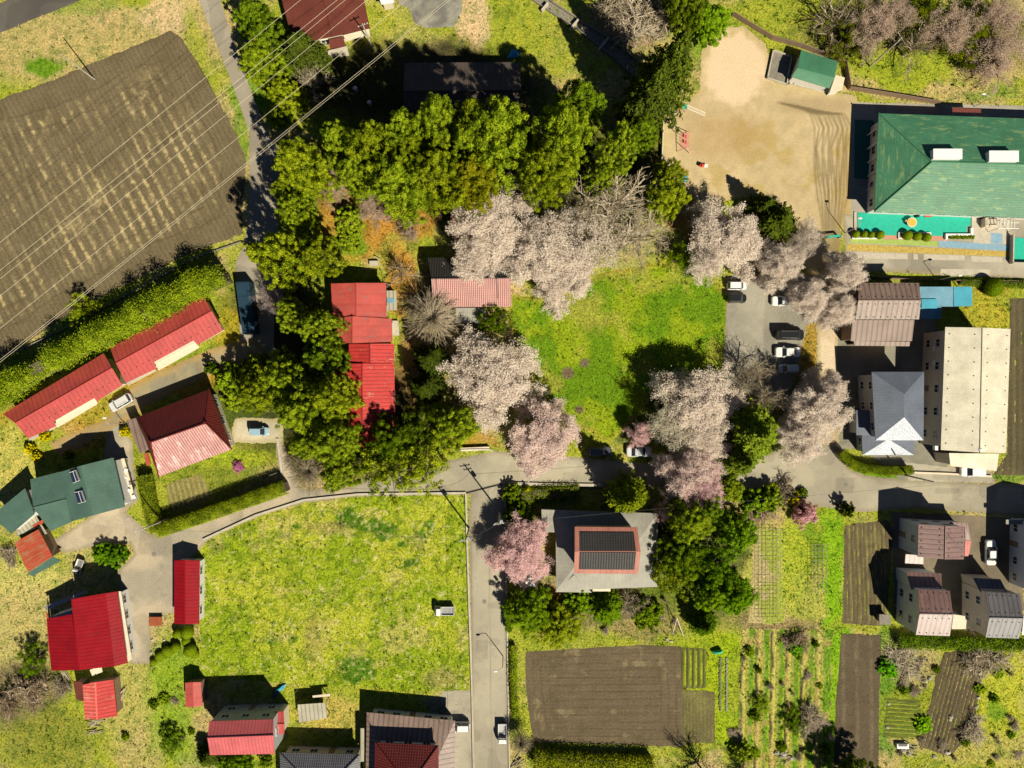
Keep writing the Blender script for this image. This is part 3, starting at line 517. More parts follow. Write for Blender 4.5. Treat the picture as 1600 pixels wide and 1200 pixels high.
def skeleton(seed, H, spread, trunk=.25, counts=(7, 4, 4, 3), lens=(.42, .30, .22, .14), up=.5, wig=.18, r0=.2, droop=0):
    q = np.random.default_rng(seed); out = []; top = np.array([q.normal(0, .1), q.normal(0, .1), H*trunk])
    out.append((0, np.zeros(3), top, r0, r0*.8))
    def grow(p, d, lv, rad, L):
        ns = 3 if lv < 2 else 2; seg = L/ns
        for i in range(ns):
            d2 = d+q.normal(0, wig, 3); d2[2] += -droop*(lv*.5+.3); d2 /= np.linalg.norm(d2); e = p+d2*seg; rr = rad*(1-.28*(i+1)/ns)
            out.append((lv+1, p.copy(), e.copy(), rad*(1-.28*i/ns), rr))
            if lv+1 < len(counts):
                k = counts[lv+1]/ns; k = int(k)+(q.random() < k-int(k))
                for _ in range(max(k, 1)):
                    a = q.normal(0, 1, 3); a -= d2*np.dot(a, d2); a /= np.linalg.norm(a); c = d2*.75+a*.75; c[2] += up*.2; c /= np.linalg.norm(c); s = p+(e-p)*q.random()
                    grow(s, c, lv+1, rr*.55, spread*lens[lv+1]*q.uniform(.7, 1.25))
            p, d = e, d2
    n = counts[0]
    for i in range(n):
        a = 2*math.pi*(i+q.uniform(-.3, .3))/n; el = q.uniform(.25, .9) if i % 3 else 1.25
        d = np.array([math.cos(a)*math.cos(el), math.sin(a)*math.cos(el), math.sin(el)*(.6+up)]); d /= np.linalg.norm(d)
        grow(top*q.uniform(.75, 1), d, 0, r0*.55, spread*lens[0]*q.uniform(.85, 1.2)*1.35)
    return out
PR = {}                                     # prototypes: mesh pairs (trunk, crown) for a tree of radius 1 x height 1 (in metres when scaled)
def tri_attr(n, per, t): return {'tint': ('FLOAT', np.repeat(t, per))}
def leafy(key, seed, Rr, H, nclump, cr, per, leaf, prof, mat, lobes=.18, base=.15, flatk=1.):
    q = np.random.default_rng(seed); cs = []
    ph = q.uniform(0, 6.28, 4)
    for i in range(nclump):
        t = (i+.5)/nclump; t = 1-(1-t)**.9; th = q.uniform(0, 6.283); lob = 1+lobes*(math.sin(3*th+ph[0])*.6+math.sin(5*th+ph[1])*.5+.4*math.sin(8*th+ph[2]))
        rr = Rr*prof(t)*lob*(q.uniform(.0, 1)**.35 if q.random() < .85 else q.uniform(0, .6)); cs.append((rr*math.cos(th), rr*math.sin(th), H*(base+(1-base)*t)+q.normal(0, .25)))
    cs = np.array(cs); cl = cr*q.uniform(.6, 1.25, nclump); k = np.repeat(np.arange(nclump), per); n = len(k)
    d = q.normal(size=(n, 3)); d /= np.linalg.norm(d, axis=1, keepdims=True); d[:, 2] = np.abs(d[:, 2])*q.choice([1, 1, 1, -.6], n)
    c = cs[k]+d*cl[k][:, None]*(q.random(n)**.4)[:, None]*np.array([1, 1, flatk]); nr = d+q.normal(0, .32, (n, 3)); nr[:, 2] += .3
    v, f = leafquads(c, nr, q.uniform(.7, 1.2, n)*leaf, q.uniform(.45, .8, n)*leaf, q)
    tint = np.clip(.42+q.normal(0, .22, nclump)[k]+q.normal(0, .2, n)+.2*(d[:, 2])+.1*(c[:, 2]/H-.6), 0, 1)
    crown = rawmesh(key+'_crown', v, f, mat, attrs=tri_attr(n, 4, tint))
    sg = [(0, 0, 0, 0, 0, H*.8, .28, .08)]
    for i in range(26):
        c_ = cs[q.integers(nclump)]; z0 = c_[2]*.6; sg.append((0, 0, z0, c_[0]*.9, c_[1]*.9, c_[2], .09, .03))
    v, f = tubes(sg, 6); PR[key] = (rawmesh(key+'_trunk', v, f, M['bark']), crown, Rr, H)
dome = lambda t: math.sqrt(max(0, 1-max(0, (t-.35)/.65)**2.2))*(.8+.2*min(1, t/.3))
cone = lambda t: (1-t)**.75*1.0+.03
egg = lambda t: math.sqrt(max(0, 1-(abs(t-.4)/.6)**2))
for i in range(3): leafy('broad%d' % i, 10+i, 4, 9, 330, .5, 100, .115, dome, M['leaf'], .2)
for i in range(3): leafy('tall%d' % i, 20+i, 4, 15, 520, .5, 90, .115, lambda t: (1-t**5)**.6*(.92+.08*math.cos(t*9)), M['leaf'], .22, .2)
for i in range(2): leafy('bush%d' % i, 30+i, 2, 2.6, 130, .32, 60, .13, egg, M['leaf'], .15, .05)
for i in range(2): leafy('loose%d' % i, 34+i, 4, 7, 130, .6, 60, .13, dome, M['leaf'], .3, .2)
q_ = np.random.default_rng(40); n_ = 4200; d_ = q_.normal(size=(n_, 3)); d_ /= np.linalg.norm(d_, axis=1, keepdims=True); c_ = np.stack([d_[:, 0], d_[:, 1], 1.05+d_[:, 2]*.95], 1)*np.array([1, 1, 1])+q_.normal(0, .02, (n_, 3)); v, f = leafquads(c_, d_+q_.normal(0, .25, (n_, 3)), .06, .04, q_)
mb_ = MB(); mb_.ball((0, 0, 1.05), .95, .95, .9, 16, 10); fb_ = [list(map(int, r_)) for r_ in f]+[[i+len(v) for i in g] for g in mb_.f]; tt_ = np.concatenate([np.repeat(np.clip(q_.normal(.5, .2, n_), 0, 1), 4), np.full(len(mb_.v), .3)])
tv, tf = tubes([(0, 0, 0, 0, 0, .6, .08, .06)], 6); PR['ball'] = (rawmesh('ball_trunk', tv, tf, M['bark']), rawmesh('ball_crown', np.concatenate([v, np.array(mb_.v)]), fb_, M['leaf'], attrs={'tint': ('FLOAT', tt_)}), 1, 2)
leafy('flower', 42, 1.5, 1.6, 80, .3, 60, .09, egg, M['blossom'], .2, .05)
def conifer(key, seed, Rr, H, levels, nb, leaf, mat, droop=.25):
    q = np.random.default_rng(seed); C_, N_, sg = [], [], [(0, 0, 0, 0, 0, H, .25, .03)]
    for l in range(levels):
        t = l/(levels-1); z = H*(.16+.82*t); L = Rr*(1-t)**.7*q.uniform(.85, 1.1)+.25
        for b in range(nb):
            a = q.uniform(0, 6.283); Lb = L*q.uniform(.65, 1.15); e = np.array([math.cos(a)*Lb, math.sin(a)*Lb, z-Lb*droop+q.normal(0, .15)]); s = np.array([0, 0, z]); sg.append((*s, *e, .05, .015))
            side = np.array([-math.sin(a), math.cos(a), 0]); m = int(46*max(Lb/Rr, .3)); u = q.random(m)**.6; w = (1-u)*.42*Lb+.14
            c = s+(e-s)*u[:, None]+side*(q.uniform(-1, 1, m)*w*.8)[:, None]; c[:, 2] += q.normal(0, .12, m)+.1; C_.append(c); N_.append(np.tile(np.array([math.cos(a)*.3, math.sin(a)*.3, 1.]), (m, 1)))
    c = np.concatenate(C_); nr = np.concatenate(N_)+q.normal(0, .5, (len(c), 3)); n = len(c)
    v, f = leafquads(c, nr, q.uniform(.8, 1.3, n)*leaf, q.uniform(.3, .6, n)*leaf, q); tint = np.clip(.5+q.normal(0, .25, n)+.3*(vn(c[:, 0], c[:, 1], 1.2, 5)-.5), 0, 1)
    tv, tf = tubes(sg, 5); PR[key] = (rawmesh(key+'_trunk', tv, tf, M['bark']), rawmesh(key+'_crown', v, f, mat, attrs=tri_attr(n, 4, tint)), Rr, H)
for i in range(2): conifer('pine%d' % i, 50+i, 5, 15, 24, 15, .28, M['needle'])
conifer('cone', 55, 3.2, 9, 20, 15, .24, M['leaf'], .15)
def cherry(key, seed, Rr, H, nbl, bl, bare=False, counts=(9, 4, 5, 4), twr=.03, fill=.3, **kw):
    sk = skeleton(seed, H, Rr, counts=counts, r0=.26, **kw); lv = np.array([s[0] for s in sk]); A = np.array([s[1] for s in sk]); B = np.array([s[2] for s in sk]); r0 = np.array([s[3] for s in sk]); r1 = np.array([s[4] for s in sk])
    rad = np.percentile(np.hypot(B[:, 0], B[:, 1]), 97); k = Rr/rad; zt = np.percentile(B[:, 2], 99); kz = H/zt
    for X_ in (A, B): X_[:, :2] *= k; X_[:, 2] *= kz
    q = np.random.default_rng(seed+1); th = lv <= 2; S_ = np.concatenate([A, B, np.maximum(r0, .02)[:, None], np.maximum(r1, .018)[:, None]], 1)
    tv, tf = tubes(S_[th], 6); fine = S_[~th].copy(); fine[:, 6] = np.clip(fine[:, 6], twr*.8, twr*1.6); fine[:, 7] = np.clip(fine[:, 7], twr*.6, twr*1.2)
    cv, cf = tubes(fine, 3); tint = np.repeat(q.uniform(.1, 1, len(fine)), 6); mats = [M['twig']]; mi = np.zeros(len(cf), int)
    if not bare:
        tint = .15+tint*.6; w = np.where(lv >= 3, 1., .25); w /= w.sum(); i = q.choice(len(A), nbl, p=w); u = q.random(nbl)[:, None]; c = A[i]*(1-u)+B[i]*u+q.normal(0, .2, (nbl, 3)); nb2 = int(nbl*fill); cl = q.normal(size=(900, 2)); ta = np.arctan2(cl[:, 1], cl[:, 0]); lb = .84+.13*np.sin(3*ta+seed)+.09*np.sin(5*ta+2*seed)+.07*np.sin(9*ta); cl = cl/np.linalg.norm(cl, axis=1, keepdims=True)*(Rr*q.random(900)**.5*lb)[:, None]; kp = fb(cl[:, 0]+40*seed, cl[:, 1], 2.4, 15) > .49; cl = np.resize(cl[kp], (900, 2))+q.normal(0, .1, (900, 2)); cz = H*(.55+.42*(1-(np.hypot(cl[:, 0], cl[:, 1])/Rr)**2))*q.uniform(.85, 1.05, 900); j = q.integers(900, size=nb2); c[:nb2] = np.stack([cl[j, 0], cl[j, 1], cz[j]], 1)+q.normal(0, .26, (nb2, 3)); nr = q.normal(size=(nbl, 3)); nr[:, 2] = np.abs(nr[:, 2])+1.5
        v, f = leafquads(c, nr, q.uniform(.7, 1.2, nbl)*bl, q.uniform(.5, .9, nbl)*bl, q); t2 = np.clip(.6+q.normal(0, .25, nbl)+.9*(vn(c[:, 0], c[:, 1], .7, 6)-.5), 0, 1)
        cf = np.concatenate([cf, f+len(cv)]); cv = np.concatenate([cv, v]); tint = np.concatenate([tint, np.repeat(t2, 4)]); mats = [M['twig'], M['blossom']]; mi = np.concatenate([mi, np.ones(nbl, int)])
    PR[key] = (rawmesh(key+'_trunk', tv, tf, M['bark'] if not bare else M['twig']), rawmesh(key+'_crown', cv, cf, mats, mi, attrs={'tint': ('FLOAT', tint)}), Rr, H)
for i in range(3): cherry('cherry%d' % i, 60+i, 5.5, 8, 62000, .088, fill=.22)
for i in range(2): cherry('thin%d' % i, 66+i, 5.5, 8, 15000, .09, fill=.12)
for i in range(3): cherry('bare%d' % i, 70+i, 6, 10, 0, 0, bare=True, counts=(8, 5, 4, 4), twr=.032)
cherry('brush', 77, 2.5, 2.4, 0, 0, bare=True, counts=(9, 5, 5, 4), twr=.022, trunk=.06)
def broom(key, seed, Rr, H, n):
    q = np.random.default_rng(seed); fine, thick = [], [(0, 0, 0, .1, 0, H*.45, .3, .2)]
    for i in range(n):
        a = q.uniform(0, 6.283); L = Rr*q.uniform(.3, 1.08); p = np.array([0, 0, H*q.uniform(.4, .5)]); hz = H*q.uniform(.75, 1.)*(1-.35*(L/Rr)**2)
        pts = [p+np.array([math.cos(a), math.sin(a), 0])*L*u+np.array([0, 0, (hz-p[2])*math.sin(u*2.2)/math.sin(1.6)*.9]) for u in (0, .3, .6, .85, 1)]
        a2 = q.normal(0, .18)
        for j in range(4):
            e = pts[j+1]+q.normal(0, .12*L/Rr, 3); (thick if i < 14 and j < 2 else fine).append((*pts[j], *e, .10 if i < 14 and j < 2 else .035-.004*j, .07 if i < 14 and j < 2 else .03-.004*j)); pts[j+1] = e
            if i >= 14:
                for _ in range(2):
                    s = pts[j]+(e-pts[j])*q.random(); d = (e-pts[j]); d = d/np.linalg.norm(d)+q.normal(0, .45, 3); fine.append((*s, *(s+d*q.uniform(.3, .8)), .02, .012))
    tv, tf = tubes(thick, 6); cv, cf = tubes(fine, 3); PR[key] = (rawmesh(key+'_trunk', tv, tf, M['twig']), rawmesh(key+'_crown', cv, cf, M['twig'], attrs={'tint': ('FLOAT', np.repeat(q.uniform(.1, 1, len(fine)), 6))}), Rr, H)
broom('broom', 80, 5, 7, 420)
for i in ('broom', 'bare0', 'bare1', 'bare2', 'brush'):
    t = PR[i][0]; a = t.attributes.new('tint', 'FLOAT', 'POINT'); a.data.foreach_set('value', np.full(len(t.vertices), .45, dtype=np.float32))
_proto = {}
def plant(key, px, py, r, h, label, col=(1, 1, 1), name='tree', cat='tree', group=None, zr=.62, crown='crown'):
    trunkm, crownm, R0, H0 = PR[key]; b = P(px, py, h*zr); s = r/PPM*(1-h*zr/CAMH)/R0; rz = rnd.uniform(0, 6.28)
    if (key, name) not in _proto:
        t = thing(name, label, cat); a = link(bpy.data.objects.new('trunk', trunkm)); a.parent = t; c = link(bpy.data.objects.new(crown, crownm)); c.parent = t; _proto[(key, name)] = t
    else:
        src = _proto[(key, name)]; t = link(src.copy())
        for ch in src.children: d = link(ch.copy()); d.parent = t
    t.location = (b.x, b.y, 0); t.rotation_euler = (0, 0, rz); t.scale = (s, s*rnd.uniform(.92, 1.08), h/H0); t['label'] = label; t['category'] = cat
    if group: t['group'] = group
    elif 'group' in t: del t['group']
    for ch in t.children:
        if not ch.name.startswith('trunk'): ch.color = C(col)
    return t
# ---------------------------------------------------------------- buildings
def onpl(px, py, p0, p1, p2):               # where the sight line of a photo pixel meets a roof plane
    o = Vector((0, 0, CAMH)); g = P(px, py, 0); d = g-o; n = (p1-p0).cross(p2-p0); return o+d*((p0-o).dot(n)/d.dot(n))
def plane(mb, pts, th=.12):
    e = (pts[1]-pts[0]).normalized(); n = (pts[1]-pts[0]).cross(pts[2]-pts[0]).normalized()
    if n.z < 0: n = -n
    w = n.cross(e); uv = [((p-pts[0]).dot(e)+pts[0].x*.7, (p-pts[0]).dot(w)+pts[0].y*.7) for p in pts]
    mb.poly(pts, uv); dn = Vector((0, 0, -th)); b = len(mb.v); mb.v += [tuple(p) for p in pts]+[tuple(p+dn) for p in pts]; k = len(pts)
    for i in range(k): mb.f.append([b+i, b+(i+1) % k, b+k+(i+1) % k, b+k+i]); mb.mi.append(mb.m); mb.uv += [(0, 0)]*4
    mb.f.append([b+k+i for i in range(k)]); mb.mi.append(mb.m); mb.uv += [(0, 0)]*k
def inset(pts, d):
    n = len(pts); ar = sum(pts[i].x*pts[(i+1) % n].y-pts[(i+1) % n].x*pts[i].y for i in range(n)); sg = 1 if ar > 0 else -1; out = []
    for i in range(n):
        a, b, c = pts[i-1], pts[i], pts[(i+1) % n]; e1 = (b-a).xy.normalized(); e2 = (c-b).xy.normalized()
        n1 = Vector((-e1.y, e1.x))*sg; n2 = Vector((-e2.y, e2.x))*sg; bis = n1+n2
        k = d/max(.3, (1+n1.dot(n2))/1) if bis.length > 1e-3 else 0
        out.append(Vector((b.x+bis.x*k, b.y+bis.y*k, b.z)))
    return out, sg
def windows(root, ring, sg, floors, ww=1.3, wh=1.0, gap=2.6, frame='white', door=True, mat=None):
    n = len(ring)
    for i in range(n):
        a, b = ring[i], ring[(i+1) % n]; L = (b-a).xy.length
        if L < 2.2: continue
        e = (b-a).xy.normalized(); out = Vector((e.y, -e.x))*sg; rz = math.atan2(e.y, e.x); m = max(1, int(L/gap))
        for fl in range(floors):
            z = 1.5+2.75*fl
            if z+wh/2 > min(a.z, b.z)-.15: continue
            for j in range(m):
                c = a.xy+e*L*(j+.5)/m; isdoor = door and fl == 0 and j == m//2 and i == 0
                hw, hh, zc = (.45, 1.0, 1.02) if isdoor else (ww/2, wh/2, z)
                fr = MB(); o3 = Vector((c.x+out.x*.03, c.y+out.y*.03, zc))
                for dx, dz, sx, sz in ((-hw, 0, .07, 2*hh), (hw, 0, .07, 2*hh), (0, hh, 2*hw+.07, .07), (0, -hh, 2*hw+.07, .07), (0, 0, .05, 2*hh)):
                    if isdoor and dx == 0 and sx == .05: continue
                    fr.box((o3.x+e.x*dx, o3.y+e.y*dx, zc+dz), (sx, .09, sz), rz)
                f = fr.build('door' if isdoor else 'window', M['wood' if isdoor else frame], root)
                pn = MB(); pn.box((o3.x, o3.y, zc), (2*hw-.05, .05, 2*hh-.05), rz); pn.build('door_leaf' if isdoor else 'pane', M['wall_brown' if isdoor else 'glass'], f)
        
def walls(root, corners, over, mat, z0=0, attic=None, win=1, name='wall', frame='white', gap=2.6, drop=.13):
    ring, sg = inset(corners, over); mb = MB()
    top = [Vector((p.x, p.y, p.z-drop)) for p in ring]; mb.hull([Vector((p.x, p.y, z0)) for p in ring], top)
    if attic:
        (r1, r2) = attic; c = sum(ring, Vector())/len(ring); k = min(.35, over/max(.1, (r1-r2).length)*1.2)
        q1 = r1.lerp(r2, k); q2 = r2.lerp(r1, k); q1.z -= .28; q2.z -= .28
        # the wall ring is A B C D with the ridge from the A-D side to the B-C side
        A, B, D, E = top; u = .012
        mb.poly([A+Vector((0, 0, u)), D*0+E+Vector((0, 0, u)), q1]); mb.poly([B+Vector((0, 0, u)), D+Vector((0, 0, u)), q2]); mb.poly([A, B, q2, q1]); mb.poly([E, D, q2, q1])
    w = mb.build(name, M[mat], root)
    if win: windows(root, top, sg, win, frame=frame, gap=gap)
    return w
def root_at(name, label, cat, pts, group=None):
    c = sum(pts, Vector())/len(pts); return thing(name, label, cat, (c.x, c.y, 0), 0, group)
def guards(mb, a, b, n, off=.25):           # rows of small snow stops
    for i in range(n):
        p = a.lerp(b, (i+.5)/n); mb.box((p.x, p.y, p.z+.05), (.13, .13, .10))
def gable(root, A, B, C_, D, r1, r2, he, hr, rm, wm='wall_white', over=.5, win=1, rm2=None, ridge=True, name='roof', gd=None, gap=2.6, th=.12):
    """A-B one eave, D-C the other (photo pixels); ridge r1 (A/D end) to r2 (B/C end)"""
    a, b, c, d = (P(*q, he) for q in (A, B, C_, D)); R1, R2 = P(*r1, hr), P(*r2, hr); mb = MB()
    plane(mb, [a, b, R2, R1], th); mb.m = 1 if rm2 else 0; plane(mb, [c, d, R1, R2], th); mb.m = 0
    if ridge: mb.tube([R1+Vector((0, 0, .03)), R2+Vector((0, 0, .03))], .11, 6)
    if gd:
        mb.m = 2; n = int((a-b).length/gd)
        for t in (.12, .8): guards(mb, a.lerp(R1, t), b.lerp(R2, t), n); guards(mb, d.lerp(R1, t), c.lerp(R2, t), n)
    mb.build(name, [M[rm], M[rm2 or rm], M['black']], root)
    if wm: walls(root, [a, b, c, d], over, wm, attic=(R1, R2), win=win, gap=gap)
    return a, b, c, d, R1, R2
def hip(root, A, B, C_, D, r1, r2, he, hr, rm, wm='wall_white', over=.6, win=1, z0=0, name='roof', rm2=None, caps=True, gap=2.6):
    a, b, c, d = (P(*q, he) for q in (A, B, C_, D)); R1, R2 = P(*r1, hr), P(*r2, hr); mb = MB()
    plane(mb, [a, b, R2, R1]); mb.m = 1 if rm2 else 0; plane(mb, [c, d, R1, R2]); mb.m = 0; plane(mb, [d, a, R1]); plane(mb, [b, c, R2])
    if caps:
        for u, w in ((R1, R2), (R1, a), (R1, d), (R2, b), (R2, c)): mb.tube([u+Vector((0, 0, .04)), w+Vector((0, 0, .04))], .12, 6)
    mb.build(name, [M[rm], M[rm2 or rm]], root)
    if wm: walls(root, [a, b, c, d], over, wm, z0=z0, win=win, gap=gap)
    return a, b, c, d, R1, R2
def slab(root, pts, rm, name='roof', wm=None, over=.3, th=.1, win=0, z0=0):
    q = [P(*p) for p in pts]; mb = MB(); plane(mb, q, th); o = mb.build(name, M[rm], root)
    if wm: walls(root, q, over, wm, z0=z0, win=win, name='wall')
    return q
def shed_posts(root, q, name='post', mat='wood'):
    for p in q:
        mb = MB(); mb.box((p.x, p.y, (p.z-.1)/2), (.12, .12, p.z-.1)); mb.build(name, M[mat], root)
def box_px(mb, x0, y0, x1, y1, z0, z1):     # an upright box whose TOP shows at these pixels
    t = [P(x0, y0, z1), P(x1, y0, z1), P(x1, y1, z1), P(x0, y1, z1)]; mb.hull([Vector((p.x, p.y, z0)) for p in t], t)
def ac_unit(px, py, label, z=0):
    c = P(px, py, z+.6); t = thing('air_conditioner', label, 'air conditioner', (c.x, c.y, z)); m = MB(); m.box((c.x, c.y, z+.38), (.8, .32, .65)); m.build('casing', M['white'], t)
    m = MB(); m.tube([(c.x-.15, c.y-.16, z+.38), (c.x-.15, c.y-.19, z+.38)], .24, 12); m.build('fan_grille', M['black'], t)

H = lambda label, pts, name='house', cat='house': root_at(name, label, cat, [P(*p) for p in pts])
# B1 brown house, top
r = H('dark brown-red roofed house at the top edge with a cream porch', [(437, -40), (575, 60)])
a, b, c, d, R1, R2 = gable(r, (425, -60), (458, 68), (578, 44), (552, -80), (488, -70), (520, 57), 3.6, 4.6, 'r_dkbrown', 'wall_cream', rm2='r_dkbrown')
slab(r, [(514, 62, 2.6), (536, 57, 2.6), (540, 72, 2.4), (516, 76, 2.4)], 'r_dkbrown', 'porch_roof')
slab(r, [(536, 55, 2.7), (576, 45, 2.7), (578, 53, 2.6), (541, 64, 2.6)], 'cream', 'awning')
slab(r, [(512, 79, .5), (542, 72, .5), (545, 85, .5), (513, 90, .5)], 'concrete', 'terrace', th=.45)
# B2 shaded long house
r = H('long grey-brown roofed house lying in the shade behind the tall tree row', [(632, 97), (812, 185)])
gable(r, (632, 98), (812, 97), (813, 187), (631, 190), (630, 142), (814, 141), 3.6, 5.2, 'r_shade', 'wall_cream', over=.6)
# B3 green-roofed shed
r = H('small white shed with a green roof at the edge of the dirt playground', [(1252, 78), (1296, 137)], 'shed', 'shed')
gable(r, (1252, 78), (1309, 96), (1296, 138), (1237, 120), (1246, 106), (1304, 121), 2.6, 3.2, 'r_green_v', 'wall_white', over=.35, win=0)
slab(r, [(1306, 117, 2.2), (1320, 121, 2.2), (1316, 141, 2.1), (1296, 145, 2.1)], 'cream', 'lean_to_roof', wm='wall_white')
slab(r, [(1235, 120, .25), (1300, 140, .25), (1297, 145, .25), (1234, 131, .25)], 'concrete', 'doorstep', th=.25)
t = thing('sand_pit', 'dark timber-framed pen beside the green-roofed shed', 'pen', P(1216, 107)); m = MB(); q = [P(1207, 80), P(1236, 90), P(1228, 133), P(1198, 123)]
for i in range(4):
    u, w = q[i], q[(i+1) % 4]; cc_ = (u+w)/2; m.box((cc_.x, cc_.y, .25), ((w-u).length+.2, .18, .5), math.atan2(w.y-u.y, w.x-u.x))
m.build('frame', M['concrete'], t); m = MB(); m.hull([Vector((p.x, p.y, .03)) for p in q], [Vector((p.x, p.y, .12)) for p in q]); m.build('bed', M['concrete_dark'], t)
# B4 kindergarten
r = H('large kindergarten building with a weathered green hipped metal roof', [(1373, 177), (1720, 345)], 'kindergarten', 'building')
a, b, c, d, R1, R2 = hip(r, (1373, 177), (1735, 190), (1735, 346), (1366, 331), (1456, 253), (1652, 258), 4.2, 6.9, 'r_green', 'wall_white', over=.8, win=1)
for x0, x1, y0, y1 in ((1457, 1501, 234, 249), (1544, 1589, 237, 253)):
    p, q = P(x0, y0, 7.2), P(x1, y1, 7.2); m = MB(); m.box(((p.x+q.x)/2, (p.y+q.y)/2, 6.75), (q.x-p.x, p.y-q.y, 1.5)); m.box(((p.x+q.x)/2, (p.y+q.y)/2, 7.52), (q.x-p.x+.12, p.y-q.y+.12, .05)); m.build('roof_vent', M['white'], r)
slab(r, [(1488, 168, 2.6), (1533, 170, 2.6), (1533, 176, 2.5), (1488, 175, 2.5)], 'r_dkbrown', 'awning')
slab(r, [(1336, 187, .12), (1366, 188, .12), (1366, 280, .12), (1335, 278, .12)], 'turq_dark', 'terrace', th=.1)
for k in range(6):
    m = MB(); p = P(1369, 200+k*22, 3.6); m.box((p.x+.3, p.y, 1.8), (.16, .16, 3.6)); m.build('veranda_post', M['white'], r)
t = thing('playground_deck', 'turquoise rubber play deck along the kindergarten', 'play deck', P(1428, 352))
m = MB(); q = [(1340, 332), (1518, 338), (1518, 353), (1511, 353), (1510, 369), (1340, 367)]; m.hull([P(x, y)+Vector((0, 0, .03)) for x, y in q], [P(x, y, .09) for x, y in q]); m.build('surface', M['turq'], t)
for (x0, y0), (x1, y1) in (((1336, 331), (1336, 372)), ((1520, 338), (1519, 372))):
    m = MB(); u, w = P(x0, y0, .15), P(x1, y1, .15); m.box(((u.x+w.x)/2, (u.y+w.y)/2, .1), (.35, abs(u.y-w.y), .22)); m.build('deck_edging', M['concrete'], t)
t = thing('playground_deck', 'turquoise fenced patch at the right edge by the kindergarten steps', 'play deck', P(1620, 390)); m = MB(); q = [(1582, 371), (1700, 376), (1700, 412), (1580, 409)]; m.hull([P(x, y)+Vector((0, 0, .03)) for x, y in q], [P(x, y, .1) for x, y in q]); m.build('surface', M['turq'], t)
m = MB(); 
for (x0, y0), (x1, y1) in (((1578, 368), (1577, 412)), ((1577, 412), (1700, 415))):
    u, w = P(x0, y0), P(x1, y1); m.box(((u.x+w.x)/2, (u.y+w.y)/2, .5), ((w-u).length, .2, 1.0), math.atan2(w.y-u.y, w.x-u.x))
m.build('low_wall', M['concrete'], t)
def strip(name, pts, mat, z, kind='structure'):
    m = MB(); m.hull([P(*p)+Vector((0, 0, .02)) for p in pts], [P(*p)+Vector((0, 0, z)) for p in pts]); o = m.build(name, M[mat]); tag(o, kind=kind); return o
strip('pavement', [(1328, 372), (1466, 377), (1466, 385), (1328, 380)], 'lime', .06); strip('pavement', [(1466.5, 376), (1577, 383), (1577, 392), (1466.5, 386)], 'bluep', .062)
strip('pavement', [(1380, 367.5), (1480, 369.6), (1480, 376.8), (1380, 373.5)], 'salmon', .055); strip('pavement', [(1520.5, 338), (1577, 340), (1577, 382), (1520.5, 380)], 'concrete', .064); strip('pavement', [(1548, 364), (1566, 365), (1566, 381), (1548, 380.5)], 'bluep', .07)
strip('verge', [(1324, 381), (1577, 393), (1576, 401), (1322, 392)], 'lime', .05).data.materials[0] = flat('ochre_verge', (.46, .33, .08), .9, .35, 3)
for x0, x1, y0, y1 in ((1335, 1418, 394, 404), (1427, 1434, 396, 405), (1443, 1507, 397, 406), (1517, 1566, 400, 409)): strip('pavement', [(x0, y0), (x1, y0+2), (x1, y1+1), (x0, y1)], 'concrete', .05)
strip('pavement', [(1470, 420), (1548, 421), (1546, 432), (1468, 430)], 'concrete', .048)
# planters and canopy by the kindergarten
t = thing('flower_bed', 'white-walled flower bed with low plants between the play deck and the pale steps', 'planter', P(1500, 368)); m = MB(); box_px(m, 1478, 365, 1521, 368, 0, .5); box_px(m, 1478, 368, 1481, 374, 0, .5); box_px(m, 1517, 356, 1521, 365, 0, .5); m.build('planter_wall', M['white'], t)
cl = rng.uniform(0, 1, (700, 3)); p0, p1 = P(1481, 374), P(1520, 368); cl = np.stack([p0.x+cl[:, 0]*(p1.x-p0.x), p0.y+cl[:, 1]*(p1.y-p0.y), .15+cl[:, 2]*.4], 1)-np.array([t.location.x, t.location.y, 0]); v, f = leafquads(cl, rng.normal(size=(700, 3))+[0, 0, .5], .14, .09); o = link(bpy.data.objects.new('foliage', rawmesh('foliage', v, f, M['leaf'], attrs=tri_attr(700, 4, rng.random(700))))); o.parent = t
for i, (x0, x1, lb) in enumerate(((1332, 1380, 'white planter box under the left row of four round topiary bushes'), (1404, 1455, 'white planter box under the right row of three round topiary bushes'))):
    t = thing('planter', lb, 'planter', P((x0+x1)/2, 369)); m = MB(); box_px(m, x0, 363, x1, 373, 0, .35); m.build('box', M['white'], t); m = MB(); box_px(m, x0+1.5, 364.5, x1-1.5, 371.5, .3, .38); m.build('soil', M['wall_brown'], t)
t = thing('steel_canopy', 'pale tubular canopy frame over the steps at the right edge', 'canopy', P(1575, 350)); 
for k in range(5):
    m = MB(); x = 1563+k*5.5; m.tube([P(x, 338, 2.6), P(x, 346, 2.8), P(x, 357, 2.6)], .06, 6); m.build('hoop', M['white'], t)
for y in (338, 348, 357): m = MB(); m.tube([P(1560, y, 2.6), P(1592, y, 2.6)], .06, 6); m.build('rail', M['white'], t)
for x, y in ((1560, 338), (1592, 338), (1560, 357), (1592, 357)): m = MB(); q = P(x, y, 2.6); m.tube([(q.x, q.y, 0), q], .06, 6); m.build('post', M['white'], t)
t = thing('utility_cabinet', 'pale ribbed cabinet box on the concrete by the kindergarten canopy', 'cabinet', P(1549, 347)); m = MB(); box_px(m, 1540, 340, 1558, 354, 0, 1.3); m.build('housing', M['cream'], t); m = MB(); box_px(m, 1542, 342, 1556, 352, 1.31, 1.36); m.build('lid', M['concrete'], t)
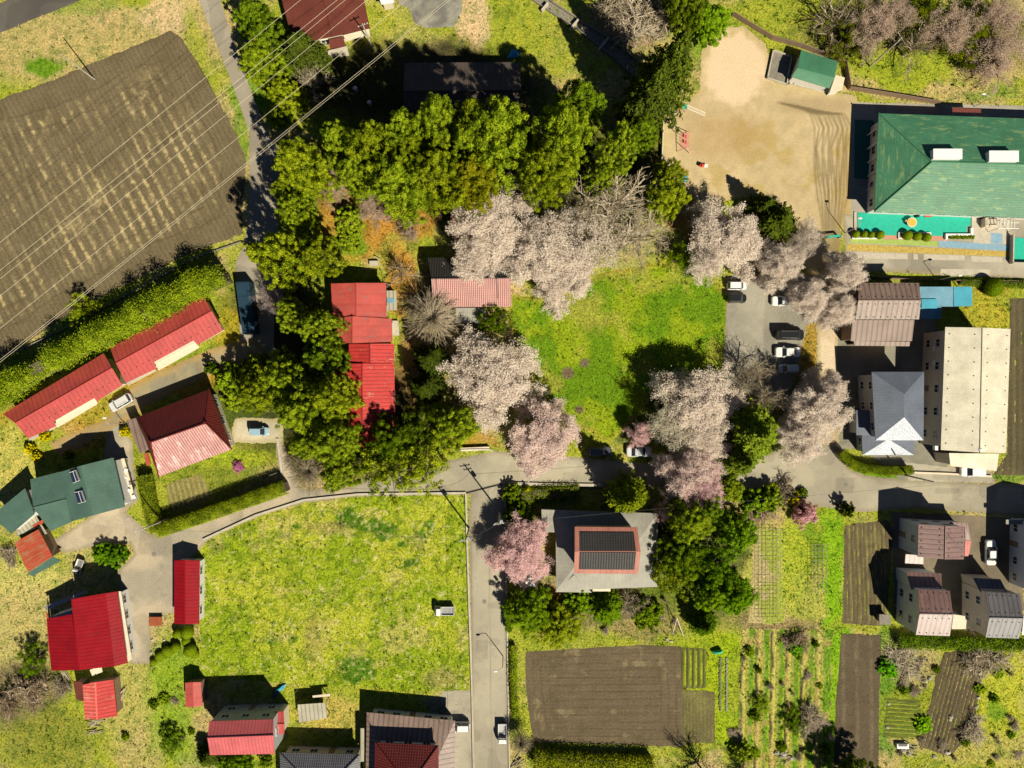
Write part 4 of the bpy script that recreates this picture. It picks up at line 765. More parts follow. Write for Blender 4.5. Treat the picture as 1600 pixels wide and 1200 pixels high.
# B5 brown + blue
r = H('brown ribbed-roof house with two stepped roofs beside the gravel path', [(1337, 442), (1439, 540)])
gable(r, (1343, 442), (1436, 442), (1436, 499), (1337, 499), (1341, 469), (1439, 469), 5.2, 6.3, 'r_brown', 'wall_brown', gd=1.0, win=2)
q = slab(r, [(1429, 500, 4.9), (1332, 500, 4.9), (1329, 533, 4.1), (1425, 533, 4.1)], 'r_brown', 'lower_roof', wm='wall_brown'); slab(r, [(1422, 534, 3.2), (1334, 533, 3.2), (1335, 540, 3.0), (1421, 541, 3.0)], 'r_brown', 'porch_roof', wm='wall_brown')
slab(r, [(1323, 464, 2.8), (1340, 464, 2.8), (1338, 496, 2.6), (1323, 495, 2.6)], 'r_grey', 'side_roof', wm='wall_grey')
r = H('light blue sheet-roofed carport joined to the brown house', [(1436, 448), (1519, 498)], 'carport', 'carport')
for pts, mt, nm in (([(1437, 448, 2.9), (1490, 448, 2.9), (1490, 479, 2.7), (1437, 479, 2.7)], 'r_blue', 'roof_sheet'), ([(1490.5, 448, 3.0), (1519, 448, 3.0), (1519, 478, 2.8), (1490.5, 479, 2.8)], 'r_blue2', 'roof_sheet'), ([(1437, 479.5, 2.65), (1471, 479.5, 2.65), (1471, 498, 2.4), (1437, 498, 2.4)], 'r_blue', 'roof_sheet'), ([(1440, 467, 2.98), (1464, 467, 2.98), (1464, 482, 2.9), (1440, 482, 2.9)], 'r_blue2', 'patch_sheet')):
    q = slab(r, pts, mt, nm, th=.05)
shed_posts(r, [P(x, y, 2.7) for x, y in ((1440, 451), (1516, 451), (1516, 475), (1468, 494), (1440, 494))])
# B6 cream hall
r = H('large cream metal-roofed building with beige walls beside the dark field', [(1477, 511), (1572, 707)], 'apartment_block', 'building')
gable(r, (1470, 703), (1477, 511), (1579, 514), (1572, 708), (1531, 707), (1535, 512), 6.8, 7.5, 'r_cream', 'wall_cream', gd=2.1, win=2, gap=3.2)
q = slab(r, [(1483, 708, 5.0), (1561, 709, 5.0), (1557, 736, 4.4), (1485, 728, 4.4)], 'r_cream', 'lower_roof', wm='wall_cream', over=.25)
m = MB(); pk = P(1529, 701, 7.1); m.hull([pk+Vector((-.8, -.5, 0)), pk+Vector((.8, -.5, 0)), pk+Vector((.7, .4, 0)), pk+Vector((-.7, .4, 0))], [pk+Vector((-.1, -.3, .6)), pk+Vector((.1, -.3, .6)), pk+Vector((.1, 0, .6)), pk+Vector((-.1, 0, .6))]); m.build('ridge_cap', M['white'], r)
for y in range(545, 700, 22):
    m = MB(); q = P(1461, y, 3.2); m.box((q.x, q.y, 3.3), (.5, .9, .7)); m.build('balcony_unit', M['white'], r)
# B7 slate hip
r = H('two-storey house with a slate-blue hipped roof that gleams white at its south end', [(1362, 582), (1443, 711)])
hip(r, (1443, 688), (1444, 581), (1362, 581), (1368, 688), (1413, 652), (1413, 616), 5.8, 7.05, 'r_slate', 'wall_grey', over=.5, win=2, caps=False)
hip(r, (1428, 711), (1430, 668), (1345, 640), (1348, 711), (1388, 686), (1388, 668), 3.1, 4.05, 'r_slate', 'wall_grey', over=.5, win=1, name='lower_roof', caps=False)
slab(r, [(1338, 641, 3.2), (1364, 641, 3.4), (1364, 680, 3.4), (1338, 680, 3.2)], 'r_slate', 'side_roof', wm='wall_grey')
# B8 houses
r = H('pale blue-walled house with a rose-brown ribbed roof beside the road bend', [(1410, 819), (1506, 873)])
gable(r, (1434, 870), (1435, 819), (1507, 823), (1506, 874), (1476, 874), (1477, 822), 5.9, 6.8, 'r_rose', 'wall_blue', gd=1.0, over=.12, win=2)
slab(r, [(1512, 817, 3.4), (1484, 816, 3.4), (1485, 822, 3.4), (1508, 823, 3.4), (1508, 844, 3.2), (1517, 844, 3.2)], 'r_rose', 'lower_roof', wm='wall_blue'); slab(r, [(1508, 845, 3.0), (1518, 845, 2.9), (1513, 869, 2.9), (1507, 869, 3.0)], 'r_pink', 'porch_roof', wm='wall_blue')
slab(r, [(1415, 866, 2.6), (1443, 868, 2.6), (1443, 883, 2.4), (1414, 881, 2.4)], 'r_rose', 'porch_roof')
r = H('white-walled house with a pink-brown roof, the left one of the two by the weedy gardens', [(1408, 890), (1489, 994)])
gable(r, (1434, 921), (1484, 923), (1484, 994), (1431, 992), (1437, 959), (1489, 960), 6.2, 7.5, 'r_rose', 'wall_white', gd=1.0, over=.12, win=2)
slab(r, [(1416, 893, 3.8), (1471, 896, 3.8), (1472, 922, 5.0), (1424, 921, 5.0)], 'r_rose', 'wing_roof', wm='wall_white'); slab(r, [(1490, 960, 3.6), (1511, 963, 3.6), (1509, 983, 3.5), (1487, 983, 3.5)], 'cream', 'balcony', wm='wall_white')
r = H('grey-roofed white house at the right edge beside the pink-brown roofed one', [(1510, 903), (1599, 998)])
gable(r, (1540, 925), (1594, 928), (1592, 998), (1540, 996), (1546, 965), (1599, 966), 6.2, 7.5, 'r_charcoal', 'wall_cream', gd=1.0, over=.12, win=2)
slab(r, [(1520, 903, 3.8), (1563, 905, 3.8), (1575, 927, 5.0), (1532, 925, 5.0)], 'r_charcoal', 'wing_roof', wm='wall_cream'); slab(r, [(1600, 962, 3.6), (1618, 965, 3.6), (1616, 992, 3.5), (1597, 992, 3.5)], 'white', 'balcony', wm='wall_white')
r = H('tall white house cut off by the right edge above the grey-roofed house', [(1621, 815), (1700, 935)])
gable(r, (1616, 930), (1618, 818), (1710, 820), (1710, 932), (1662, 931), (1663, 819), 6.3, 7.6, 'r_charcoal', 'wall_blue', gd=1.0, win=2, over=.3)
slab(r, [(1572, 812, 3), (1612, 813, 3), (1612, 820, 3), (1572, 819, 3)], 'r_grey', 'awning')
def antenna(root, px, py, h):
    p = P(px, py, h); m = MB(); m.tube([p, p+Vector((0, 0, 1.8))], .03, 5)
    for k in range(5): q = p+Vector((0, 0, 1.6))+Vector((.25*k-.5, .2*k-.4, 0)); m.tube([q+Vector((.3, -.4, 0)), q-Vector((.3, -.4, 0))], .018, 4)
    m.tube([p+Vector((-.6, -.5, 1.6)), p+Vector((.6, .5, 1.6))], .02, 4); m.build('antenna', M['steel'], root)
for o_ in [o for o in S.collection.objects if o.get('label', '').startswith(('white-walled house with a pink', 'pale blue-walled house'))]: antenna(o_, *((1466, 955, 7.3) if 'white-walled' in o_['label'] else (1488, 845, 6.4)))
# B9 pink frame house
r = H('grey-roofed house crowned by a pink-edged black tiled upper roof, south of the main road', [(848, 797), (1028, 920)])
hip(r, (868, 797), (1028, 802), (1027, 917), (869, 923), (915, 862), (985, 862), 3.0, 4.3, 'r_grey', 'wall_cream', over=.7, caps=False)
slab(r, [(846, 796, 2.9), (868, 797, 3.0), (869, 832, 3.0), (847, 831, 2.9)], 'r_grey', 'wing_roof', wm='wall_cream'); slab(r, [(868, 925, 2.7), (925, 926, 2.7), (897, 898, 3.7)], 'r_grey', 'porch_roof')
slab(r, [(926, 917, 2.7), (954, 917, 2.7), (954, 924, 2.6), (926, 924, 2.6)], 'cream', 'awning')
a, b, c, d, R1, R2 = gable(r, (898, 823), (996, 824), (997, 897), (897, 896), (898, 862), (1001, 862), 7.3, 8.4, 'r_pinkframe', 'wall_cream', over=.5, win=0, ridge=False, name='upper_roof')
r_ = r
for (s0, s1, lo, hi) in ((a, b, R1, R2), (d, c, R1, R2)):
    q = [s0.lerp(lo, .2).lerp(s1.lerp(hi, .2), .08), s0.lerp(lo, .2).lerp(s1.lerp(hi, .2), .93), s0.lerp(lo, .97).lerp(s1.lerp(hi, .97), .93), s0.lerp(lo, .97).lerp(s1.lerp(hi, .97), .08)]; m = MB(); plane(m, [p+Vector((0, 0, .11)) for p in q], .1); m.build('tile_field', M['r_blacktile'], r)
# B10 long houses
for lb, A, B, C2, D, r1, r2, notch, porch in (
    ('long red-roofed row house north-east of its twin, between hedge and lane', (172, 544), (317, 462), (348, 516), (197, 598), (181, 568), (331, 486), ((244, 576), (240, 566), (302, 532), (309, 539)), ((241, 566), (303, 533), (312, 543), (248, 579))),
    ('long red-roofed row house nearest the left edge, with a pale car at its end', (4, 647), (162, 552), (191, 602), (44, 685), (24, 661), (175, 575), ((87, 666), (84, 658), (147, 622), (151, 627)), ((85, 658), (148, 622), (153, 631), (90, 668)))):
    r = H(lb, [(*A,), (*C2,)]); he, hr = 3.0, 4.1; a, b, c, d = (P(*q, he) for q in (A, B, C2, D)); R1, R2 = P(*r1, hr), P(*r2, hr); m = MB()
    plane(m, [a, b, R2, R1]); nz = [onpl(*q, d, c, R1) for q in notch]; plane(m, [d, nz[0], nz[1], nz[2], nz[3], c, R2, R1]); m.tube([R1, R2], .12, 6); m.m = 1
    for t in (.15,): guards(m, d.lerp(R1, t+.25), c.lerp(R2, t+.25), 16)
    m.build('roof', [M['r_red'], M['black']], r); walls(r, [a, b, c, d], .6, 'wall_cream', attic=(R1, R2), win=1)
    q = slab(r, [(*porch[0], 2.2), (*porch[1], 2.2), (*porch[2], 2.0), (*porch[3], 2.0)], 'cream', 'porch_roof', th=.06)
    m = MB(); q = [P(*p, .35) for p in (D, (D[0]+45, D[1]-24), (D[0]+47, D[1]-19), (D[0]+3, D[1]+4))]; m.hull([Vector((p.x, p.y, 0)) for p in q], q); m.build('step', M['concrete'], r)
# B11 container
t = H('dark blue box trailer with pale blotches on its roof, shaded at the hedge end', [(368, 441), (398, 521)], 'storage_container', 'container'); q = [P(368, 441, 2.7), P(389, 440, 2.7), (P(398, 520, 2.7)), P(379, 522, 2.7)]
m = MB(); m.hull([Vector((p.x, p.y, .25)) for p in q], q); m.build('body', M['r_navy'], t); m = MB(); plane(m, [q[0]+Vector((0, 0, .06)), q[3]+Vector((0, 0, .06)), q[2]+Vector((0, 0, .06)), q[1]+Vector((0, 0, .06))], .05); m.build('roof', M['r_navy'], t)
for u in (.15, .85): m = MB(); p, w = q[0].lerp(q[3], u), q[1].lerp(q[2], u); m.tube([(p.x, p.y, .3), (w.x, w.y, .3)], .3, 10); m.build('wheel', M['tyre'], t)
# B12 red tile house
r = H('hipped red tiled house inside the hedged garden', [(213, 652), (362, 743)])
a, b, c, d, R1, R2 = hip(r, (214, 652), (327, 608), (362, 702), (248, 745), (235, 691), (321, 661), 4.0, 6.9, 'r_redtile', 'wall_cream', over=.7, rm2='r_redtile_lit_worn')  # south slope coloured as sunlit, the other slopes darkened as if shaded
slab(r, [(197, 657, 2.6), (212, 653, 2.7), (233, 702, 2.7), (219, 709, 2.6)], 'r_brown', 'side_roof', wm='wall_cream'); slab(r, [(224, 709, 2.4), (231, 707, 2.4), (236, 725, 2.4), (229, 728, 2.4)], 'r_rusty', 'porch_roof')
m = MB()
for t_ in (0., 1.): u = R1.lerp(R2, t_); m.box((u.x, u.y, u.z+.1), (.4, .4, .5))
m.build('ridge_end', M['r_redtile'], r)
# B13 teal roofs
r = H('rambling workshop with joined dull green metal roofs and two solar panels', [(0, 763), (195, 830)], 'workshop', 'building')
gable(r, (111, 815), (93, 738), (177, 715), (195, 792), (143, 806), (125, 728), 5.2, 6.2, 'r_teal', 'wall_white')
gable(r, (47, 749), (94, 737), (113, 815), (79, 830), (52, 793), (103, 780), 4.6, 5.4, 'r_teal', 'wall_white', name='wing_roof', win=0)
slab(r, [(-14, 806, 3.6), (39, 763, 4.2), (54, 803, 4.2), (18, 834, 3.6)], 'r_teal', 'lean_to_roof', wm='wall_white')
for q4 in (((111, 738), (121, 734), (127, 750), (116, 754)), ((119, 769), (130, 766), (136, 783), (124, 786))):
    m = MB(); a = [onpl(*q, P(125, 728, 6.2), P(143, 806, 6.2), P(111, 815, 5.2)) for q in q4]; plane(m, [p+Vector((0, 0, .35)) for p in a], .1); o = m.build('solar_panel', M['solar'], r); m = MB(); m.tube([a[1]+Vector((0, 0, .45)), a[2]+Vector((0, 0, .45))], .16, 8); m.build('tank', M['steel'], o)
    m = MB(); mid = [(a[i]+a[(i+1) % 4])/2+Vector((0, 0, .4)) for i in range(4)]; m.tube([mid[0], mid[2]], .04, 4); m.tube([a[0]+Vector((0, 0, .4)), a[1]+Vector((0, 0, .4))], .04, 4); m.tube([a[2]+Vector((0, 0, .4)), a[3]+Vector((0, 0, .4))], .04, 4); m.build('frame', M['white'], o)
slab(r, [(180, 718, 2.2), (194, 716, 2.2), (211, 777, 2.0), (196, 789, 2.0)], 'cream', 'awning', th=.06)
for k in range(6): m = MB(); q = P(188+k*3.2+(k % 2)*5, 724+k*10.5, 2.4); m.box((q.x, q.y, 2.25), (.35+.15*(k % 3), .3+.2*(k % 2), .25), .25+k); m.build('rooftop_box', M['white' if k % 3 else 'steel'], r)
r = H('small tool shed with a rust-streaked red roof below the green-roofed workshop', [(22, 847), (82, 893)], 'shed', 'shed')
slab(r, [(60, 827, 2.9), (82, 869, 2.8), (44, 894, 2.3), (22, 848, 2.5)], 'r_rusty', 'roof', wm='wall_brown'); slab(r, [(44, 895, 2.0), (82, 870, 2.4), (95, 876, 2.3), (50, 901, 1.9)], 'r_teal', 'side_roof')
slab(r, [(30, 822, 1.9), (56, 806, 1.9), (74, 834, 1.9), (66, 836, 1.9), (60, 824, 1.9), (24, 838, 1.9)], 'r_corr', 'scrap_roof'); slab(r, [(50, 822, 2.0), (66, 812, 2.0), (68, 817, 2.0), (54, 826, 2.0)], 'r_rusty', 'scrap_sheet')
# B14 crimson house
r = H('crimson ribbed-roof house at the lower left beside the gravel yard', [(73, 935), (200, 1048)])
he, hm, hr = 4.2, 5.2, 5.6; m = MB(); 
for pts in ([P(80, 1048, he), P(73, 967, he), P(112, 960, hr), P(124, 1047, hr)], [P(124, 1047, hr), P(112, 936, hr), P(165, 927, 5.0), P(179, 1041, 5.0)], [P(179, 1041, 5.0), P(165, 927, 5.0), P(183, 924, he), P(199, 1036, he)]): plane(m, pts)
m.tube([P(124, 1047, hr), P(112, 936, hr)], .1, 6); m.build('roof', M['r_crimson_v'], r); walls(r, [P(80, 1048, he), P(73, 960, he), P(183, 924, he), P(199, 1036, he)], .6, 'wall_white')
slab(r, [(69, 948, 2.3), (135, 922, 2.3), (136, 925, 2.3), (72, 954, 2.3)], 'steel', 'gutter_roof', th=.05); slab(r, [(72, 955, 2.0), (75, 962, 2.0), (81, 1020, 2.0), (76, 1021, 2.0)], 'r_rusty', 'side_roof')
slab(r, [(184, 924, 2.8), (189, 924, 2.7), (206, 1030, 2.7), (200, 1034, 2.8)], 'cream', 'awning', th=.06); slab(r, [(140, 1047, 2.2), (158, 1040, 2.2), (160, 1050, 2.1), (144, 1056, 2.1)], 'cream', 'porch_roof')
r = H('pink and white ribbed-roof shed just below the crimson house', [(122, 1062), (182, 1123)], 'shed', 'shed')
gable(r, (133, 1124), (129, 1070), (177, 1062), (183, 1119), (152, 1124), (149, 1066), 2.5, 3.2, 'r_stripe', 'wall_brown', over=.3, win=0, rm2='r_redstripe'); slab(r, [(114, 1064, 2.1), (129, 1066, 2.2), (131, 1096, 2.2), (119, 1093, 2.1)], 'r_dkbrown', 'lean_to_roof', wm='wall_brown')
# B15, B16
r = H('narrow crimson-roofed shed beside the meadow and the gravel yard', [(272, 876), (312, 975)], 'shed', 'shed'); gable(r, (272, 975), (272, 876), (312, 876), (311, 975), (289, 975), (289, 875), 2.7, 3.2, 'r_crimson_v', 'wall_white', over=.3)
r = H('tiny faded-red roofed hut beside the pink-roofed two-storey house', [(289, 1067), (315, 1104)], 'shed', 'shed'); gable(r, (290, 1105), (289, 1067), (314, 1066), (316, 1103), (302, 1105), (301, 1066), 2.3, 2.6, 'r_faded', 'wall_brown', over=.2, win=0)
# B17
r = H('two-storey grey-walled house with a pink-red ribbed roof at the bottom edge of the meadow', [(324, 1124), (429, 1180)])
gable(r, (327, 1127), (427, 1124), (429, 1178), (328, 1180), (324, 1153), (427, 1149), 6.1, 7.3, 'r_pinkred', 'wall_grey', over=.15, win=2, gap=3.4)
gable(r, (429, 1112), (443, 1112), (444, 1147), (431, 1148), (430, 1131), (444, 1131), 3.4, 3.9, 'r_red', 'wall_cream', over=.2, win=0, name='wing_roof')
# B18
r = H('little lean-to with a see-through corrugated roof beside the weedy yard', [(465, 1098), (511, 1129)], 'shelter', 'shelter'); q = slab(r, [(465, 1101, 2.2), (509, 1098, 2.2), (511, 1122, 1.9), (467, 1129, 1.9)], 'r_corr', th=.05); shed_posts(r, q)
slab(r, [(488, 1087, 1.4), (515, 1084, 1.4), (516, 1088, 1.4), (489, 1091, 1.4)], 'cream', 'shelf')
# B19
r = H('house with a dark grey tiled hipped roof cut by the bottom edge', [(437, 1176), (562, 1260)]); hip(r, (437, 1176), (562, 1179), (566, 1275), (440, 1275), (483, 1223), (520, 1223), 3.4, 5.4, 'r_greytile', 'wall_cream', over=.6)
# B20
r = H('brown-roofed house with a dark red tiled upper storey at the bottom edge', [(573, 1112), (710, 1260)])
hip(r, (573, 1113), (711, 1126), (710, 1290), (570, 1290), (608, 1200), (676, 1200), 3.2, 4.6, 'r_brown', 'wall_white', over=.7, name='lower_roof', caps=False)
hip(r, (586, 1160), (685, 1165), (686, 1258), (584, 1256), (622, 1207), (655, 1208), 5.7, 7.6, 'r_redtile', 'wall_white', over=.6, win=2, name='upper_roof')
antenna(r, 693, 1142, 4.2); slab(r, [(563, 1138, 2.4), (569, 1138, 2.4), (569, 1190, 2.4), (563, 1190, 2.4)], 'r_corr', 'side_roof')
# B21 central red houses
r = H('faded red-roofed temple house in the wooded middle, joined to a brighter red wing', [(517, 442), (612, 536)])
gable(r, (520, 500), (517, 443), (603, 442), (604, 498), (557, 495), (557, 442), 3.8, 4.7, 'r_faded', 'wall_cream', rm2='r_faded'); gable(r, (529, 536), (524, 497), (612, 498), (613, 534), (551, 536), (551, 494), 3.9, 4.9, 'r_faded', 'wall_cream', name='rear_roof', win=0)
slab(r, [(604, 454, 2.3), (619, 454, 2.2), (620, 485, 2.2), (605, 485, 2.3)], 'r_corr', 'lean_to_roof', wm='wall_cream'); slab(r, [(605, 466, 2.34), (616, 466, 2.28), (616, 473, 2.28), (605, 473, 2.34)], 'r_blue', 'patch_sheet', th=.03)
slab(r, [(613, 501, .5), (622, 501, .5), (624, 524, .5), (613, 524, .5)], 'concrete', 'terrace', th=.45)
r = H('bright red ribbed-roof house running south from the faded red one into the tree shade', [(530, 536), (617, 700)])
gable(r, (532, 700), (526, 568), (616, 568), (618, 702), (566, 701), (566, 568), 3.3, 4.4, 'r_redstripe', 'wall_white', rm2='r_redstripe'); gable(r, (545, 567), (545, 537), (616, 537), (616, 567), (578, 567), (578, 537), 3.35, 4.5, 'r_redstripe', 'wall_white', name='wing_roof', win=0)
# B22..24
r = H('house under the big pale cherry with a south roof tinted pink for sun sheen and black north roof', [(669, 402), (798, 480)]); gable(r, (668, 403), (797, 401), (799, 479), (677, 480), (674, 435), (798, 434), 3.3, 5.2, 'r_blacktile', 'wall_cream', rm2='r_tile_lit'); slab(r, [(712, 481, 2.3), (759, 481, 2.3), (760, 505, 2.1), (712, 505, 2.1)], 'r_grey', 'lean_to_roof', wm='wall_cream')  # pink south slope stands in for sun sheen on dark tile
m = MB(); 
for x in (682, 776): p0, p1 = P(x, 436, 5.25), P(x+2, 466, 3.9); m.tube([p0, p1], .12, 6)
m.build('ridge_rib', M['r_rose'], r)
r = H('small bright red roof half hidden beneath the blossom, north-west corner of the big cherry', [(705, 333), (755, 385)], 'shrine', 'shrine'); gable(r, (706, 372), (704, 333), (757, 332), (758, 372), (731, 373), (731, 332), 3.2, 4.6, 'r_red', 'wall_brown', over=.4)
t = thing('shed', 'small white-roofed hut by the pink cherry at the roadside', 'shed', P(826, 910)); slab(t, [(812, 903, 2.2), (840, 903, 2.2), (839, 917, 2.1), (812, 917, 2.1)], 'white', 'roof', wm='wall_cream')
t = thing('shed', 'white flat-roofed hut cut by the top edge next to the dark paved ring', 'shed', P(603, 0)); slab(t, [(588, -14, 2.4), (614, -14, 2.4), (615, 4, 2.3), (596, 7, 2.3)], 'white', 'roof', wm='wall_cream')
t = thing('shed', 'small dark pallet-like frame hut in the shade of the houses by the long soil bed', 'shed', P(1383, 968)); q = slab(t, [(1374, 960, 1.6), (1392, 960, 1.6), (1392, 976, 1.5), (1374, 976, 1.5)], 'concrete_dark', 'roof', wm='wall_brown')
def band(m, pts, th, z0, z1):               # a mitred wall along a polyline
    L, Rr = [], []
    for i, p in enumerate(pts):
        a = (p-pts[max(i-1, 0)]).xy; b = (pts[min(i+1, len(pts)-1)]-p).xy; a = a.normalized() if a.length > 0 else b.normalized(); b = b.normalized() if b.length > 0 else a
        n = Vector((-(a.y+b.y), a.x+b.x)).normalized()*th/2; L.append(Vector((p.x+n.x, p.y+n.y, 0))); Rr.append(Vector((p.x-n.x, p.y-n.y, 0)))
    Z = Vector((0, 0, 1)); k = len(pts)
    for i in range(k-1):
        q = [Rr[i], Rr[i+1], L[i+1], L[i]]; t = [v+Z*z1 for v in q]; m.poly(t); m.poly([q[0]+Z*z0, q[1]+Z*z0, t[1], t[0]]); m.poly([q[2]+Z*z0, q[3]+Z*z0, t[3], t[2]])
    for i in (0, k-1): m.poly([Rr[i]+Z*z0, L[i]+Z*z0, L[i]+Z*z1, Rr[i]+Z*z1])
def lowwall(name, label, cat, line, th, h, mat, cap=None):
    pts = [P(*p) for p in line]; c = sum(pts, Vector())/len(pts); t = thing(name, label, cat, (c.x, c.y, 0)); m = MB(); band(m, pts, th, 0, h); m.build('wall' if h > .35 else 'edging', M[mat], t)
    if cap: m = MB(); band(m, pts, th+.1, h, h+.06); m.build('coping', M[cap], t)
    return t
lowwall('retaining_wall', 'low pale concrete edging along the north side of the meadow', 'wall', [(318, 843), (400, 805), (475, 781), (560, 772), (640, 771), (728, 770)], .35, .32, 'concrete')
lowwall('retaining_wall', 'straight concrete edging between the meadow and the south road', 'wall', [(728, 771), (731, 880), (735, 1000), (738, 1090), (741, 1250)], .3, .3, 'concrete')
lowwall('retaining_wall', 'concrete edging on the east side of the south road', 'wall', [(789, 760), (791, 900), (794, 1080), (797, 1250)], .25, .25, 'concrete')
lowwall('retaining_wall', 'pale concrete footing along the south side of the main road before the grey-roofed house', 'wall', [(795, 755), (860, 757), (940, 758)], .5, .3, 'concrete')
lowwall('fence', 'thin fence along the west edge of the dirt playground', 'fence', [(1037, 168), (1035, 200), (1033, 250)], .15, .9, 'cream')
lowwall('fence', 'dark boundary fence sloping past the green-roofed shed', 'fence', [(1143, 24), (1175, 44), (1205, 62), (1250, 74), (1318, 100), (1325, 140), (1400, 152), (1465, 163)], .12, 1.3, 'wall_brown')
lowwall('retaining_wall', 'pale block edging between the gravel parking strip and the houses', 'wall', [(1427, 738), (1480, 740), (1548, 744)], .3, .35, 'cream')
lowwall('fence', 'thin white rail fence along the front of the turquoise deck road', 'fence', [(1325, 432), (1440, 438), (1600, 440)], .08, .8, 'wall_brown')
lowwall('retaining_wall', 'dark timber edging along the lower side of the ploughed field', 'wall', [(378, 378), (300, 405), (215, 452), (120, 505), (0, 562)], .18, .35, 'concrete_dark')
lowwall('retaining_wall', 'concrete steps edging below the bare tree east of the hedged garden', 'wall', [(434, 685), (441, 740)], .4, .25, 'concrete')
lowwall('retaining_wall', 'short pale concrete wall with rusty plinth below the big cherry', 'wall', [(718, 702), (765, 700)], .5, .6, 'concrete', 'cream')
lowwall('retaining_wall', 'dark grating strip across the mouth of the south road', 'grating', [(724, 771), (784, 756)], .3, .06, 'black')
# drainage channel
t = thing('drainage_channel', 'concrete-sided drainage channel with cross walls at the top', 'channel', P(900, 45)); m = MB()
for (a0, a1) in (((830, -30), (822, -5)), ):
    pass
for off, y2 in ((0, 0), (1, 0)):
    ln = [(815, -12), (845, 10), (900, 45), (960, 92), (995, 125)] if off == 0 else [(845, -12), (862, 4), (905, 32), (958, 66), (1000, 100)]
    for u, w in zip(ln[:-1], ln[1:]): u, w = P(*u), P(*w); d = w-u; q = (u+w)/2; m.box((q.x, q.y, .25), (d.length+.1, .22, .5), math.atan2(d.y, d.x))
m.build('side_wall', M['concrete_dark'], t)
for x0, y0, x1, y1 in ((846, 20, 856, 8), (890, 49, 903, 34), (935, 80, 950, 62)): m = MB(); u, w = P(x0, y0), P(x1, y1); q = (u+w)/2; m.box((q.x, q.y, .45), ((w-u).length, .3, .9), math.atan2(w.y-u.y, w.x-u.x)); m.build('cross_wall', M['concrete'], t)
strip('ground', [(817, -12), (845, -12), (905, 30), (995, 100), (990, 122), (900, 44)], 'concrete_dark', .03)
